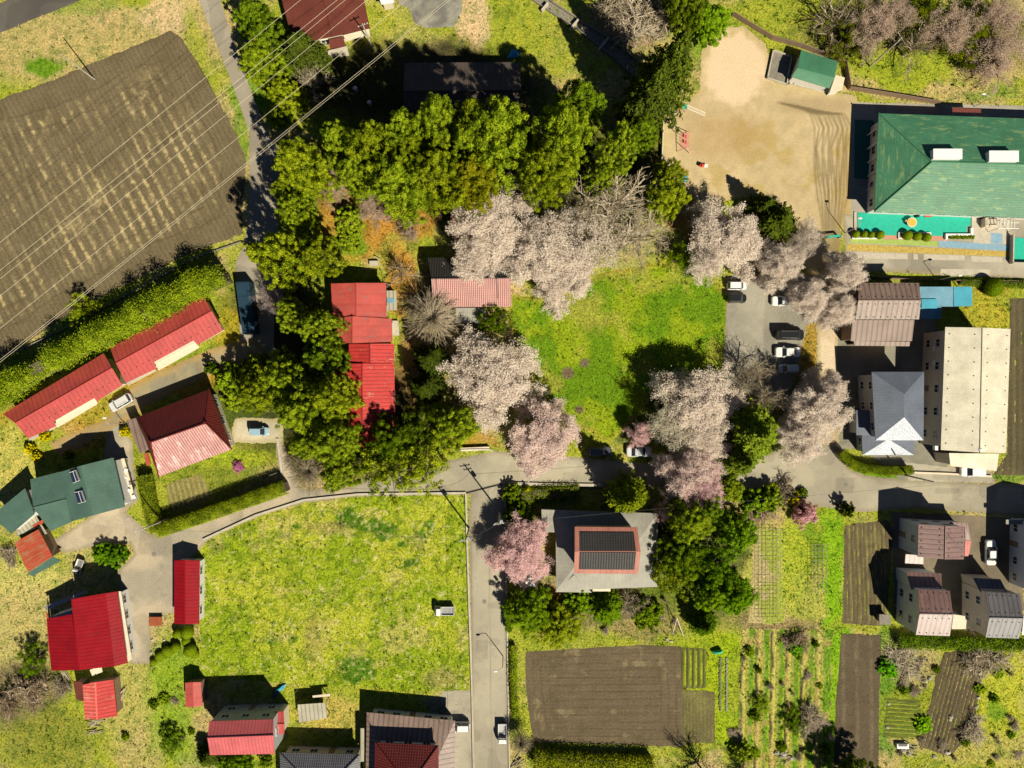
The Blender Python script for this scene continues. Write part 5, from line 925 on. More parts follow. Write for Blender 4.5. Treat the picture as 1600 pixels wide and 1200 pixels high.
# ---------------------------------------------------------------- vehicles
def rrect(x0, x1, hw, r, z, n=5, bow=0):
    pts = []
    for cx, cy, a0 in ((x1-r, hw-r, 0), (x0+r, hw-r, 90), (x0+r, -hw+r, 180), (x1-r, -hw+r, 270)):
        for i in range(n): a = R(a0+90*i/(n-1)); pts.append(Vector((cx+r*math.cos(a), cy+r*math.sin(a), z)))
    return pts
def loft(rings, cap=True):
    m = MB(); n = len(rings[0]); 
    for rg in rings: m.v += [tuple(p) for p in rg]
    for j in range(len(rings)-1):
        for i in range(n): m.f.append([j*n+i, j*n+(i+1) % n, (j+1)*n+(i+1) % n, (j+1)*n+i]); m.mi.append(0); m.uv += [(0, 0)]*4
    for base in (0, (len(rings)-1)*n): m.f.append([base+i for i in range(n)]); m.mi.append(0); m.uv += [(0, 0)]*n
    return m
def car(label, kind, col, group=None, dirt=None):
    t = thing('parked_car' if kind != 'truck' else 'mini_truck', label, 'car' if kind != 'truck' else 'truck', group=group)
    L, Wd, Ht = {'sedan': (4.4, 1.75, 1.45), 'wagon': (4.3, 1.72, 1.55), 'kei': (3.4, 1.48, 1.7), 'van': (4.9, 1.8, 1.95), 'truck': (3.4, 1.48, 1.8)}[kind]; hl, hw = L/2, Wd/2
    def sub(m, nm, mat, par=t, smooth=False):
        me = rawmesh(nm, m.v, m.f, M[mat], m.mi, m.uv, smooth=smooth); o = link(bpy.data.objects.new(nm, me)); o.parent = par; o.color = C(col); return o
    if kind == 'truck':
        sub(loft([rrect(-hl, hl, hw-.12, .1, .3), rrect(-hl, hl, hw-.05, .1, .62)]), 'chassis', 'black')
        cx0 = hl-1.15
        sub(loft([rrect(cx0, hl, hw, .12, .35), rrect(cx0, hl, hw, .14, .95), rrect(cx0+.02, hl-.08, hw-.03, .14, 1.0)]), 'cab', 'paint')
        sub(loft([rrect(cx0+.02, hl-.08, hw-.03, .12, 1.0), rrect(cx0+.06, hl-.38, hw-.12, .12, 1.62)]), 'windscreen', 'glass')
        sub(loft([rrect(cx0+.04, hl-.36, hw-.11, .14, 1.62), rrect(cx0+.1, hl-.42, hw-.16, .12, 1.70)]), 'cab_roof', 'paint')
        m = MB(); bx = (cx0-.06-hl)/2-0.0; bl = cx0-.06+hl; m.box((bx, 0, .72), (bl, Wd, .12)); sub(m, 'cargo_bed', 'steel')
        for s in (-1, 1): m = MB(); m.box((bx, s*(hw-.03), .93), (bl, .06, .30)); sub(m, 'side_board', 'paint')
        m = MB(); m.box((-hl+.03, 0, .93), (.06, Wd-.13, .30)); sub(m, 'tailgate', 'paint'); m = MB()
        for y in (-.6, 0, .6): m.box((cx0-.1, y, 1.2), (.05, .05, .85))
        m.box((cx0-.1, 0, 1.6), (.05, 1.3, .05)); sub(m, 'guard_frame', 'paint')
    else:
        fr, bk = (1.15, .85) if kind == 'sedan' else (1.0, .25) if kind == 'wagon' else (.65, .12) if kind == 'kei' else (.75, .12); bz = .88 if kind in ('sedan', 'wagon') else .98
        rf = .6 if kind == 'sedan' else .22
        sub(loft([rrect(-hl+.1, hl-.1, hw-.1, .25, .22), rrect(-hl, hl, hw-.02, .38, .42), rrect(-hl+.02, hl-.02, hw, .42, .62), rrect(-hl+.06, hl-.10, hw-.03, .42, bz-.06), rrect(-hl+.16, hl-.25, hw-.09, .4, bz)]), 'body', 'paint', smooth=False)
        x0, x1 = -hl+bk, hl-fr
        sub(loft([rrect(x0, x1, hw-.10, .22, bz-.01), rrect(x0+rf, x1-.62, hw-.24, .2, Ht-.07)]), 'glasshouse', 'glass')
        sub(loft([rrect(x0+rf-.06, x1-.56, hw-.21, .22, Ht-.07), rrect(x0+rf, x1-.64, hw-.27, .2, Ht)]), 'roof', 'paint')
        for s in (-1, 1):
            for q in ([(x1-.05, s*(hw-.13), bz), (x1-.62, s*(hw-.24), Ht-.06)], [(x0+.05, s*(hw-.13), bz), (x0+rf, s*(hw-.24), Ht-.06)], [((x0+x1)/2, s*(hw-.095), bz), ((x0+x1)/2, s*(hw-.225), Ht-.06)]): m = MB(); m.tube(q, .04, 4); sub(m, 'pillar', 'paint')
        if kind in ('wagon', 'van'):
            for s in (-1, 1): m = MB(); m.tube([(x0+.5, s*(hw-.34), Ht+.05), (x1-.9, s*(hw-.34), Ht+.05)], .025, 5); sub(m, 'roof_rail', 'steel')
        for s in (-1, 1): m = MB(); m.box((x1-.25, s*(hw+.06), bz+.05), (.14, .18, .12)); sub(m, 'wing_mirror', 'paint')
    for s in (-1, 1):
        m = MB(); m.ball((hl-.12, s*(hw-.3), .66), .12, .16, .09); sub(m, 'headlight', 'lamp'); m = MB(); m.box((-hl+.04, s*(hw-.22), .72), (.08, .22, .12)); sub(m, 'tail_light', 'redlens')
        for x in (hl-.72, -hl+.68):
            m = MB(); m.tube([(x, s*(hw-.2), .3), (x, s*(hw+.01), .3)], .3, 14); w = sub(m, 'wheel', 'tyre'); m = MB(); m.tube([(x, s*(hw-.02), .3), (x, s*(hw+.02), .3)], .18, 10); sub(m, 'rim', 'steel', w)
    m = MB(); m.box((hl-.02, 0, .45), (.05, .5, .14)); sub(m, 'number_plate', 'white'); return t
def place(t, px, py, deg, h=1.0): p = P(px, py, h); t.location = (p.x, p.y, .03); t.rotation_euler = (0, 0, R(deg)); return t
WHT = (.80, .79, .77)
place(car('white hatchback at the top of the lot beside the green lawn', 'kei', WHT), 1152, 446, 0)
place(car('black car directly below the white one at the lawn corner', 'kei', (.012, .012, .015)), 1152, 466, 0)
place(car('long black van, topmost of the three vehicles under the cherry beside the path', 'van', (.01, .01, .012)), 1235, 523, 0)
place(car('white estate car directly below the black van', 'sedan', (.78, .77, .74)), 1232, 550, 180)
place(car('pale silver-blue car below the white estate car, partly under blossom', 'kei', (.50, .58, .60)), 1233, 576, 180)
place(car('white car mostly hidden by cherry blossom above the black van', 'wagon', WHT), 1226, 470, 180)
place(car('dark grey off-roader in the deep shade on the main road', 'wagon', (.06, .065, .075)), 937, 706, 0)
place(car('silver car on the main road just below the small pink cherry', 'sedan', (.58, .60, .64)), 999, 706, 0)
place(car('silver minivan parked at an angle by the long red-roofed house', 'wagon', (.62, .62, .60)), 187, 629, 210)
place(car('light blue small car in the drive beside the hedged garden', 'kei', (.30, .45, .55)), 404, 674, 0)
place(car('white mini pickup standing alone on the meadow', 'truck', WHT), 694, 955, 180)
place(car('white mini pickup with a dark empty bed on the south road', 'truck', WHT), 785, 1147, 270)
place(car('white car parked against the brown-roofed house at the bottom', 'kei', WHT), 719, 1136, 180)
place(car('white saloon in the shaded yard between the houses at the right', 'sedan', (.75, .75, .74)), 1550, 864, 90)
place(car('white car half under the cream building porch roof', 'wagon', WHT), 1522, 737, 180)
place(car('white farm mini truck among the dry weeds left of the gravel yard', 'truck', (.7, .66, .58)), 121, 886, 250).scale = (.75, .75, .8)
# ---------------------------------------------------------------- poles, cables, playground pieces
def pole(px, py, h, label, arms=2, ang=45, lamp=False, r=.16, mat='pole'):
    b = P(px, py); t = thing('utility_pole' if not lamp else 'street_lamp', label, 'utility pole' if not lamp else 'street lamp', b); m = MB(); m.tube([b, b+Vector((0, 0, h))], r, 10, r*.6); m.build('shaft', M[mat], t); d = Vector((math.cos(R(ang)), math.sin(R(ang)), 0))
    if lamp:
        m = MB(); m.tube([b+Vector((0, 0, h)), b+Vector((0, 0, h+.25))+d*.5, b+Vector((0, 0, h+.3))+d*1.2], .05, 6); m.build('arm', M[mat], t); m = MB(); q = b+Vector((0, 0, h+.27))+d*1.3; m.ball(q, .38, .2, .1); m.build('lamp_head', M['lamp'], t)
    for k in range(arms):
        z = h-.35-k*.8; m = MB(); p = b+Vector((0, 0, z)); m.box(p, (1.8 if k == 0 else 1.4, .1, .1), R(ang)); a = m.build('crossarm', M['steel'], t)
        for s in (-.75, 0.3, .75): m = MB(); q = p+d*s*(1 if k == 0 else .8)+Vector((0, 0, .15)); m.tube([q-Vector((0, 0, .12)), q+Vector((0, 0, .1))], .06, 6); m.build('insulator', M['white'], a)
    if arms > 1: m = MB(); p = b+Vector((0, 0, h-2.6))+d*.4; m.tube([p, p+Vector((0, 0, .8))], .26, 10); m.build('transformer', M['steel'], t)
    return t
pole(148, 124, 9, 'slim pale pole on the upper edge of the ploughed field', 0, 30, r=.13)
pole(262, 811, 9, 'pole at the corner of the trimmed garden hedge', 1, 20)
pole(733, 825, 10, 'tall pole on the meadow side of the south road', 2, 8)
pole(781, 800, 10.5, 'tall pole on the east side of the south road junction', 2, 10)
pole(786, 1025, 5, 'slim street lamp on the east kerb of the south road', 0, 200, True, .09)
pole(1408, 741, 9.5, 'pole behind the curved hedge at the slate-roofed house', 0, 100)
pole(582, 75, 8, 'pole at the corner of the dark brown roofed house at the top', 1, 20)
pole(1359, 104, 9, 'leaning-looking pale pole in the flowering scrub above the kindergarten', 1, 45)
pole(1464, 438, 4, 'slim street lamp above the light blue carport', 0, 10, True, .07)
pole(1320, 364, 5, 'street lamp at the corner of the turquoise deck', 0, 90, True, .08)
pole(1522, 167, 4, 'short lamp post behind the kindergarten', 0, 160, True, .07)
pole(194, 661, 4.5, 'thin lamp post between the silver minivan and the red tiled house', 0, 120, True, .07)
pole(467, 1074, 3.2, 'thin metal post in the weeds above the corrugated shelter', 0, 0, r=.05)
pole(434, 738, 4, 'thin dark post in the hedged garden beside the bare tree', 0, 0, r=.06)
pole(1560, 112, 3.5, 'stub pole in the scrub at the upper right', 0, 0, r=.08)
def cable(pts, label, h0=22, r=.035, mat='wire', sag=.8, group=None):
    (x0, y0), (x1, y1) = pts; a, b = P(x0, y0, h0), P(x1, y1, h0); n = 24; m = MB(); m.tube([a.lerp(b, i/n)+Vector((0, 0, -4*sag*(i/n)*(1-i/n))) for i in range(n+1)], r, 5)
    c = a.lerp(b, .5); o = m.build('power_line', M[mat], loc=c); tag(o, label, 'cable', group); return o
def ext(x0, y0, x1, y1, xa, xb): s = (y1-y0)/(x1-x0); return ((xa, y0+s*(xa-x0)), (xb, y0+s*(xb-x0)))
for (q, lb) in (((0, 375, 461, 0), 'overhead power line crossing the ploughed field, highest of the set at the left edge'), ((0, 419, 519, 0), 'second overhead power line from the top at the left edge'), ((0, 432, 532, 0), 'third overhead power line from the top, close below the second'), ((0, 459, 567, 0), 'fourth overhead power line from the top at the left edge'), ((0, 510, 630, 0), 'fifth overhead power line, the one alone between the fourth and the close pair'), ((0, 559, 694, 0), 'upper line of the close pair of overhead cables lowest over the field'), ((0, 563, 699, 0), 'lower line of the close pair of overhead cables lowest over the field')):
    cable(ext(*q, -160, 860), lb, 24, .02)
for q, h, lb in ((((734, 843), (782, 818)), 9, 'thin dark cable joining the two tall poles at the junction'), (((782, 818), (1470, 757)), 8.6, 'long thin cable running east beside the main road'), (((262, 829), (734, 843)), 8.6, 'long thin cable running west along the lane'), (((736, 845), (740, 1260)), 8.6, 'thin cable following the south road')):
    cable(q, lb, h, .018, 'wire_dark', .6)
# slide
g = P(1066, 172); t = thing('slide', 'playground slide with a pale chute beside the tall dark pine', 'slide', g); m = MB(); m.box((g.x, g.y, 1.5), (.9, .9, .08)); m.build('platform', M['greenp'], t)
m = MB(); a = Vector((g.x+.4, g.y, 1.5)); b = Vector((g.x+3.9, g.y-.9, .25)); e = (b-a).normalized(); m.box((a+b)/2, ((b-a).length, .55, .05), math.atan2(e.y, e.x), math.asin(-e.z)); m.build('chute', M['wood_pale'], t)
for s in (-1, 1): m = MB(); w = Vector((-e.y, e.x, 0))*.28*s+Vector((0, 0, .1)); m.tube([a+w, b+w], .06, 6); m.build('side_rail', M['cream'], t)
for x, y in ((-.4, -.4), (-.4, .4), (.4, -.4), (.4, .4)): m = MB(); m.tube([(g.x+x, g.y+y, 0), (g.x+x, g.y+y, 2.2)], .05, 6); m.build('post', M['pink'], t)
m = MB(); 
for k in range(5): m.box((g.x-.5-.12*k, g.y, 1.3-.28*k), (.1, .6, .05))
m.build('ladder', M['redp'], t)
# swing
c = P(1071, 222); t = thing('swing_frame', 'empty pink steel swing frame on the dirt yard', 'swing', c); m = MB(); m.tube([P(1073, 206, 2.2), P(1073, 230, 2.2)], .07, 8); m.build('top_bar', M['pink'], t)
for a, b in (((1073, 206), (1066, 208)), ((1073, 206), (1081, 209)), ((1073, 230), (1057, 237)), ((1073, 230), (1078, 240))): m = MB(); m.tube([P(*a, 2.2), P(*b)], .06, 6); m.build('leg', M['pink'], t)
for y in (213, 222): 
    m = MB(); p = P(1071, y, .5); m.box(p, (.25, .55, .05)); o = m.build('swing_seat', M['redp'], t); m = MB(); tp = P(1073, y, 2.2)
    for s in (-.24, .24): m.tube([p+Vector((0, s, 0)), tp+Vector((0, s, 0))], .02, 4)
    m.build('chain', M['steel'], o)
strip('ground', [(1062, 208), (1077, 208), (1077, 231), (1062, 231)], 'salmon', .04)
c = P(1097, 260); t = thing('spring_rider', 'red spring rider toy with a white seat on the dirt yard', 'spring rider', c); m = MB(); m.tube([c, c+Vector((0, 0, .35))], .12, 8); m.build('spring', M['steel'], t); m = MB(); m.ball(c+Vector((-.2, .0, .6)), .5, .35, .3); m.build('body', M['redp'], t); m = MB(); m.box(c+Vector((.5, -.1, .6)), (.6, .5, .12)); m.build('seat', M['white'], t); m = MB(); m.tube([c+Vector((-.3, -.35, .95)), c+Vector((-.3, .35, .95))], .04, 6); m.build('handle', M['black'], t)
c = P(1069, 266); t = thing('seesaw', 'yellow and blue play animal at the edge of the bushes', 'play toy', c); m = MB(); m.tube([c+Vector((-.6, .3, .5)), c+Vector((.6, -.6, .5))], .18, 8); m.build('beam', M['yellowp'], t); m = MB(); m.ball(c+Vector((0, -1.6, .4)), .5, .6, .4); m.build('seat', M['bluetarp'], t); m = MB(); m.tube([c, c+Vector((0, 0, .5))], .15, 8); m.build('base', M['greenp'], t)
c = P(1066, 328); t = thing('climbing_frame', 'rusty grey climbing frame beneath the trees at the lawn corner', 'climbing frame', c)
for k in range(4): m = MB(); o_ = Vector((k*.5-.8, -k*.12, 0)); m.tube([c+o_+Vector((.5, 1.1, .1)), c+o_+Vector((.2, .6, 1.6)), c+o_+Vector((-.4, -.6, 1.6)), c+o_+Vector((-.6, -1, .1))], .06, 6); m.build('hoop', M['steel'], t)
m = MB(); m.tube([c+Vector((-.7, .6, 1.6)), c+Vector((1, .3, 1.6))], .06, 6); m.tube([c+Vector((-1.1, -.5, 1.6)), c+Vector((.5, -.9, 1.6))], .06, 6); m.build('cross_bar', M['steel'], t)
c = P(1421, 349); t = thing('play_cup', 'orange and cream cup-shaped play tub on the turquoise deck', 'play toy', c); m = MB(); m.tube([c+Vector((0, 0, .05)), c+Vector((0, 0, .55)), c+Vector((0, 0, .8))], .55, 14, .85); m.build('tub', M['cream'], t); m = MB(); m.tube([c+Vector((0, 0, .8)), c+Vector((0, 0, .84))], .66, 14); m.build('seat', M['yellowp'], t); m = MB(); m.box(c+Vector((-.8, .25, .6)), (.5, .3, .2), -.4); m.build('spout', M['yellowp'], t)
c = P(1449, 337); t = thing('doormat_stand', 'small crimson mat stand at the kindergarten door', 'mat', c); m = MB(); m.box(c+Vector((0, 0, .15)), (1.2, .5, .2)); m.build('mat', M['redp'], t); m = MB(); m.box(c+Vector((-2, -.1, .4)), (.5, .5, .6)); m.build('box', M['black'], t)
c = P(1051, 174); t = thing('ground_panel', 'white panel lying beside the slide', 'panel', c); m = MB(); m.box(c+Vector((0, 0, .12)), (1.0, 1.4, .1)); m.build('sheet', M['white'], t); m = MB(); m.box(c+Vector((0, 0, .05)), (.8, 1.2, .06)); m.build('frame', M['steel'], t)
# school gate
c = P(1297, 372); t = thing('gate', 'turquoise painted gate across the path under the blossom', 'gate', c)
for x in (1285, 1310): m = MB(); q = P(x, 372); m.box(q+Vector((0, 0, .7)), (.25, .25, 1.4)); m.build('gate_post', M['concrete'], t)
m = MB()
for k in range(9): q = P(1286+k*2.8, 373-k*.35); m.box(q+Vector((0, 0, .65)), (.06, .06, 1.1))
m.box(P(1297, 371.6)+Vector((0, 0, 1.2)), (2.6, .35, .12), .1); m.build('gate_panel', M['turq'], t)
# tarps, scraps
def tarp(pts, mat, label, h=.5):
    q = [P(*p) for p in pts]; c = sum(q, Vector())/len(q); t = thing('tarpaulin', label, 'tarpaulin', (c.x, c.y, 0)); m = MB(); n = len(q); top = [Vector((p.x, p.y, .12+h*rnd.random())) for p in q]
    cm = Vector((c.x, c.y, h)); mid = [(p+cm)/2+Vector((0, 0, .1*rnd.random())) for p in top]
    for i in range(n): j = (i+1) % n; m.poly([top[i], top[j], mid[j], mid[i]]); m.poly([mid[i], mid[j], cm]); m.poly([Vector((q[i].x, q[i].y, .02)), Vector((q[j].x, q[j].y, .02)), top[j], top[i]])
    m.build('sheet', M[mat], t)
tarp([(792, 92), (800, 78), (812, 84), (810, 90)], 'bluetarp', 'light blue tarpaulin at the corner of the shaded long house'); tarp([(431, 1078), (441, 1071), (447, 1068), (445, 1074), (437, 1080)], 'bluetarp', 'light blue tarpaulin scrap at the edge of the meadow'); tarp([(427, 1088), (433, 1077), (436, 1079), (431, 1089), (424, 1089)], 'navytarp', 'dark blue tarpaulin beside the light blue scrap near the pink-roofed house')
tarp([(1112, 1016), (1127, 1014), (1127, 1019), (1113, 1020)], 'greenp', 'pale turquoise sheet over a cart by the small vegetable plot', .9)
def props(name, label, cat, spots, fn, group):
    for i, s in enumerate(spots): t = thing(name, label, cat, P(s[0], s[1]), rnd.uniform(0, 3), group); fn(t, s)
def rk(t, s): m = MB(); m.rock((0, 0, 0), s[2], int(s[0]*7+s[1])); o = m.build('stone', M['rock'] if s[2] < .5 else M['concrete'], t, local=True)
t = None
for i, s in enumerate([(1446, 1064, .35), (1452, 1060, .4), (1440, 1072, .3), (1530, 1052, .45), (1536, 1058, .4), (1532, 1066, .3), (1528, 1090, .35), (1525, 1104, .4), (1486, 1120, .4), (1484, 1124, .3), (1512, 1128, .45), (1518, 1136, .4), (1508, 1140, .35), (1434, 1134, .4), (1386, 1136, .35), (1388, 1100, .3), (1405, 1166, .5), (1412, 1172, .5), (1224, 1178, .6), (1236, 1184, .5), (1212, 1176, .5), (1480, 1176, .5), (1460, 1182, .4), (1420, 1178, .45), (540, 372, .3), (553, 388, .3), (560, 380, .3), (238, 1000, .3), (244, 1010, .25), (236, 1020, .3), (256, 1000, .25), (1042, 998, .3), (1040, 1001, .25), (1049, 1002, .3)]):
    m = MB(); p = P(s[0], s[1]); m.rock((p.x, p.y, 0), s[2], i+5); o = m.build('garden_stone', M['rock' if i % 3 else 'concrete'], loc=p); grp = 'pale stones scattered among the weedy gardens'; tag(o, 'rough pale stone lying among garden weeds', 'stone', grp)
# bean trellises
for i, (x0, y0, x1, y1, lb) in enumerate(((1268, 850, 1292, 925, 'pale lattice of crop canes in the right-hand garden plot'), (1186, 826, 1220, 972, 'long pale net of crop canes in the left-hand garden plot'), (1252, 1112, 1276, 1148, 'small wire frame in the weedy plot below'))):
    t = thing('cane_trellis', lb, 'trellis', P((x0+x1)/2, (y0+y1)/2)); n = int((x1-x0)/5); k = int((y1-y0)/6)
    m = MB()
    for j in range(n+1): x = x0+j*(x1-x0)/n+rnd.uniform(-.6, .6); m.tube([P(x, y0, .8), P(x+rnd.uniform(-1, 1), y1, .8)], .03, 4)
    m.build('long_cane', M['wood_pale'], t); m = MB()
    for j in range(k+1): y = y0+j*(y1-y0)/k+rnd.uniform(-.8, .8); m.tube([P(x0, y, .84), P(x1, y+rnd.uniform(-1, 1), .84)], .028, 4)
    m.build('cross_cane', M['wood_pale'], t); m = MB()
    for x in (x0, x1):
        for y in (y0, (y0+y1)/2, y1): q = P(x, y); m.tube([q, q+Vector((0, 0, .9))], .03, 4)
    m.build('stake', M['wood_pale'], t)
for x, y0, y1, lb, mt in ((1125, 1028, 1112, 'white-flecked mulch row, the left one of the two beside the soil field', 'concrete_dark'), (1135, 1028, 1113, 'grey mulch-sheet row, the right one of the two beside the soil field', 'rock')):
    m = MB(); k = int((y1-y0)/2)
    for j in range(k): p = P(x+rnd.uniform(-.7, .7), y0+j*2); m.box((p.x, p.y, .1), (.28+.1*rnd.random(), .14, .16), rnd.uniform(-.5, .5))
    o = m.build('mulch_row', M[mt], loc=P(x, (y0+y1)/2)); tag(o, lb, 'garden row')
def logs(px, py, n, L, ang, label):
    c = P(px, py); t = thing('wood_pile', label, 'wood pile', c)
    for i in range(n): m = MB(); a = R(ang)+rnd.uniform(-.3, .3); o_ = Vector((rnd.uniform(-.8, .8), rnd.uniform(-1.2, 1.2), .12+.12*(i % 3))); d = Vector((math.cos(a), math.sin(a), 0))*L/2; m.tube([c+o_-d, c+o_+d], .07, 6); m.build('log', M['wood_pale'], t)
logs(150, 1134, 14, 1.8, 15, 'stack of bleached timber below the pink striped shed'); logs(187, 1085, 9, 1.8, 60, 'loose timber along the right wall of the pink striped shed'); logs(103, 1060, 12, 1.8, 110, 'jumble of branches left of the crimson house back door'); logs(808, 1190, 12, 1.6, 40, 'heap of bleached branches at the bottom beside the south road')
logs(1224, 1180, 10, 1.6, 20, 'tangle of white branches at the foot of the weedy garden'); logs(1420, 1170, 12, 1.5, 160, 'pale brushwood pile by the small white crate')
logs(498, 490, 1, 1, 0, 'single short log west of the faded red roof')
t = thing('workbench', 'dark rusty machine on the gravel beside the topiary', 'machine', P(242, 971)); m = MB(); box_px(m, 233, 964, 253, 978, .6, .7); m.build('table_top', M['rust'], t); m = MB(); 
for x, y in ((234, 965), (252, 965), (252, 977), (234, 977)): q = P(x, y, .6); m.box((q.x, q.y, .3), (.1, .1, .6))
m.build('leg_frame', M['white'], t)
t = thing('ladder', 'long pale a-frame ladder standing in the brush', 'ladder', P(1060, 975)); 
for a, b in (((1058, 966), (1051, 990)), ((1058, 966), (1068, 995))): m = MB(); m.tube([P(*a, 2.2), P(*b)], .06, 5); m.build('rail', M['cream'], t)
t = thing('crate', 'small white crate in the brushwood at the bottom right', 'crate', P(1412, 1168)); m = MB(); box_px(m, 1402, 1163, 1420, 1170, 0, .6); m.build('box', M['white'], t); m = MB(); box_px(m, 1404, 1163.5, 1418, 1166.5, .6, .63); m.build('opening', M['black'], t)
for x, y, lb in ((557, 142, 'small white garden ornament in deep shade, the upper left of the pair'), (579, 164, 'small white garden ornament in deep shade, the lower right of the pair')): t = thing('garden_ornament', lb, 'ornament', P(x, y)); m = MB(); p = P(x, y); m.box(p+Vector((0, 0, .4)), (.45, .45, .8)); m.build('plinth', M['concrete'], t); m = MB(); m.ball(p+Vector((0, 0, 1.1)), .4, .35, .35); m.build('top', M['white'], t)
t = thing('bicycle_rack', 'pair of white posts and rails by the short concrete wall at the main road', 'railing', P(742, 700))
for x in (713, 741, 769): m = MB(); q = P(x, 704); m.tube([q, q+Vector((0, 0, .9))], .08, 6); m.build('post', M['white'], t)
m = MB(); m.tube([P(713, 704, .9), P(741, 703, .9), P(769, 703, .9)], .05, 6); m.build('rail', M['white'], t)
t = thing('stone_lantern', 'pale stone block beside the flagged spot north-east of the faded red roof', 'stone block', P(585, 412)); p = P(585, 412); m = MB(); m.box(p+Vector((0, 0, .3)), (1.5, .8, .6)); m.build('base', M['concrete'], t); m = MB(); m.box(p+Vector((.6, .9, .4)), (1.1, .2, .2), -.6); m.build('beam', M['wood_pale'], t)
for x, y, lb in ((241, 866, 'round iron manhole cover in the gravel yard below the trimmed hedge'), (1322, 758, 'round iron manhole cover on the road bend'), (757, 940, 'round iron manhole cover on the south road')):
    m = MB(); p = P(x, y); m.tube([p+Vector((0, 0, .03)), p+Vector((0, 0, .075))], .38, 16); o = m.build('manhole_cover', M['concrete_dark'], loc=p); tag(o, lb, 'manhole cover')
# ---------------------------------------------------------------- hedges
def hedge(name, label, line, wd, h, mat='leaf', leaf=.14, dens=60, rough=.18, col=(1, 1, 1), lump=0):
    q = np.random.default_rng(abs(hash(str(line))) % 9999 if 0 else int(line[0][0]*13+line[0][1])); pts = [P(p[0], p[1], h*.45) for p in line]; pts = [Vector((p.x, p.y, 0)) for p in pts]; c0 = sum(pts, Vector())/len(pts); t = thing(name, label, 'hedge', (c0.x, c0.y, 0)); CS, NS, TT = [], [], []; core = MB()
    for u, w in zip(pts[:-1], pts[1:]):
        d = w-u; L = d.length; e = d/L; s = Vector((-e.y, e.x, 0)); n = int(L*(wd+2*h)*dens); a = q.random(n)*L; ang = q.uniform(-.1, math.pi+.1, n)
        k = 1+lump*(fb(a, np.full(n, u.x), 2.2, 5)-.5)*2; ca, sa = np.cos(ang), np.sin(ang); sq = 1/np.maximum(np.abs(ca), np.abs(sa))**.7; off = ca*sq*wd/2*k; z = np.maximum(.1, h*.45+sa*sq*h*.55*k)+q.normal(0, rough*.6, n)
        x = u.x+e.x*a+s.x*off+q.normal(0, rough, n); y = u.y+e.y*a+s.y*off+q.normal(0, rough, n); CS.append(np.stack([x, y, z], 1)); NS.append(np.stack([s.x*ca, s.y*ca, sa+.2], 1)+q.normal(0, .5, (n, 3))); TT.append(np.clip(.5+q.normal(0, .2, n)+1.2*(fb(x, y, .9, 6)-.5), 0, 1))
        c = (u+w)/2; core.box((c.x, c.y, h*.42), (L, wd*.7, h*.8), math.atan2(e.y, e.x))
    c = np.concatenate(CS)-np.array([c0.x, c0.y, 0]); n = len(c); v, f = leafquads(c, np.concatenate(NS), q.uniform(.7, 1.2, n)*leaf, q.uniform(.4, .8, n)*leaf, q)
    o = link(bpy.data.objects.new('foliage', rawmesh('foliage', v, f, M[mat], attrs=tri_attr(n, 4, np.concatenate(TT))))); o.parent = t; o.color = C(col); core.build('branches', M['bark'], t); return t
hedge('hedge', 'long shaggy bright green hedge between the ploughed field and the two long red roofs', [(-30, 645), (40, 592), (110, 552), (175, 520), (240, 490), (300, 455), (352, 432)], 2.3, 6.0, leaf=.14, dens=80, rough=.5, lump=.9)
hedge('hedge', 'trimmed hedge on the left side of the hedged garden', [(228, 742), (238, 800), (250, 828)], 2.2, 2.2, leaf=.1, dens=110, rough=.1, col=(1, .92, .8))
hedge('hedge', 'trimmed hedge along the lane on the lower side of the hedged garden', [(250, 828), (320, 805), (385, 782), (448, 760)], 2.2, 3.0, leaf=.1, dens=110, rough=.1, col=(1, .95, .8))
hedge('hedge', 'smooth curved hedge at the slate-roofed house on the road bend', [(1312, 705), (1325, 722), (1345, 731), (1380, 735), (1422, 734)], 1.5, 1.9, leaf=.08, dens=160, rough=.05, col=(.75, .75, .5))
hedge('hedge', 'clipped dark hedge on the east side of the south road beside the shaded trees', [(793, 935), (795, 985)], 1.0, 1.6, leaf=.1, dens=110, rough=.08, col=(.6, .75, .5))
hedge('hedge', 'narrow hedge along the west end of the brown soil field', [(802, 1008), (802, 1060), (806, 1120)], .9, 1.1, leaf=.12, dens=90, rough=.15)
hedge('hedge', 'yellowish hedge at the bottom edge below the brown soil field', [(835, 1185), (900, 1192), (1020, 1196)], 3.0, 2.2, leaf=.14, dens=70, rough=.25, col=(1.1, .95, .9))
hedge('hedge', 'dark hedge shading the top edge of the weedy gardens under the two houses', [(1402, 1000), (1480, 1004), (1600, 1006)], 1.8, 1.6, leaf=.15, dens=60, rough=.25, col=(.55, .7, .5))
hedge('hedge', 'low planting along the south kerb of the main road before the grey-roofed house', [(800, 775), (850, 772), (905, 768)], 2.4, .9, leaf=.13, dens=60, rough=.25, col=(.75, .75, .7), lump=.6)
hedge('hedge', 'narrow dark hedge along the ditch above the light blue carport', [(1500, 441), (1620, 446)], 1.0, .9, leaf=.12, dens=70, rough=.2, col=(.5, .6, .5))
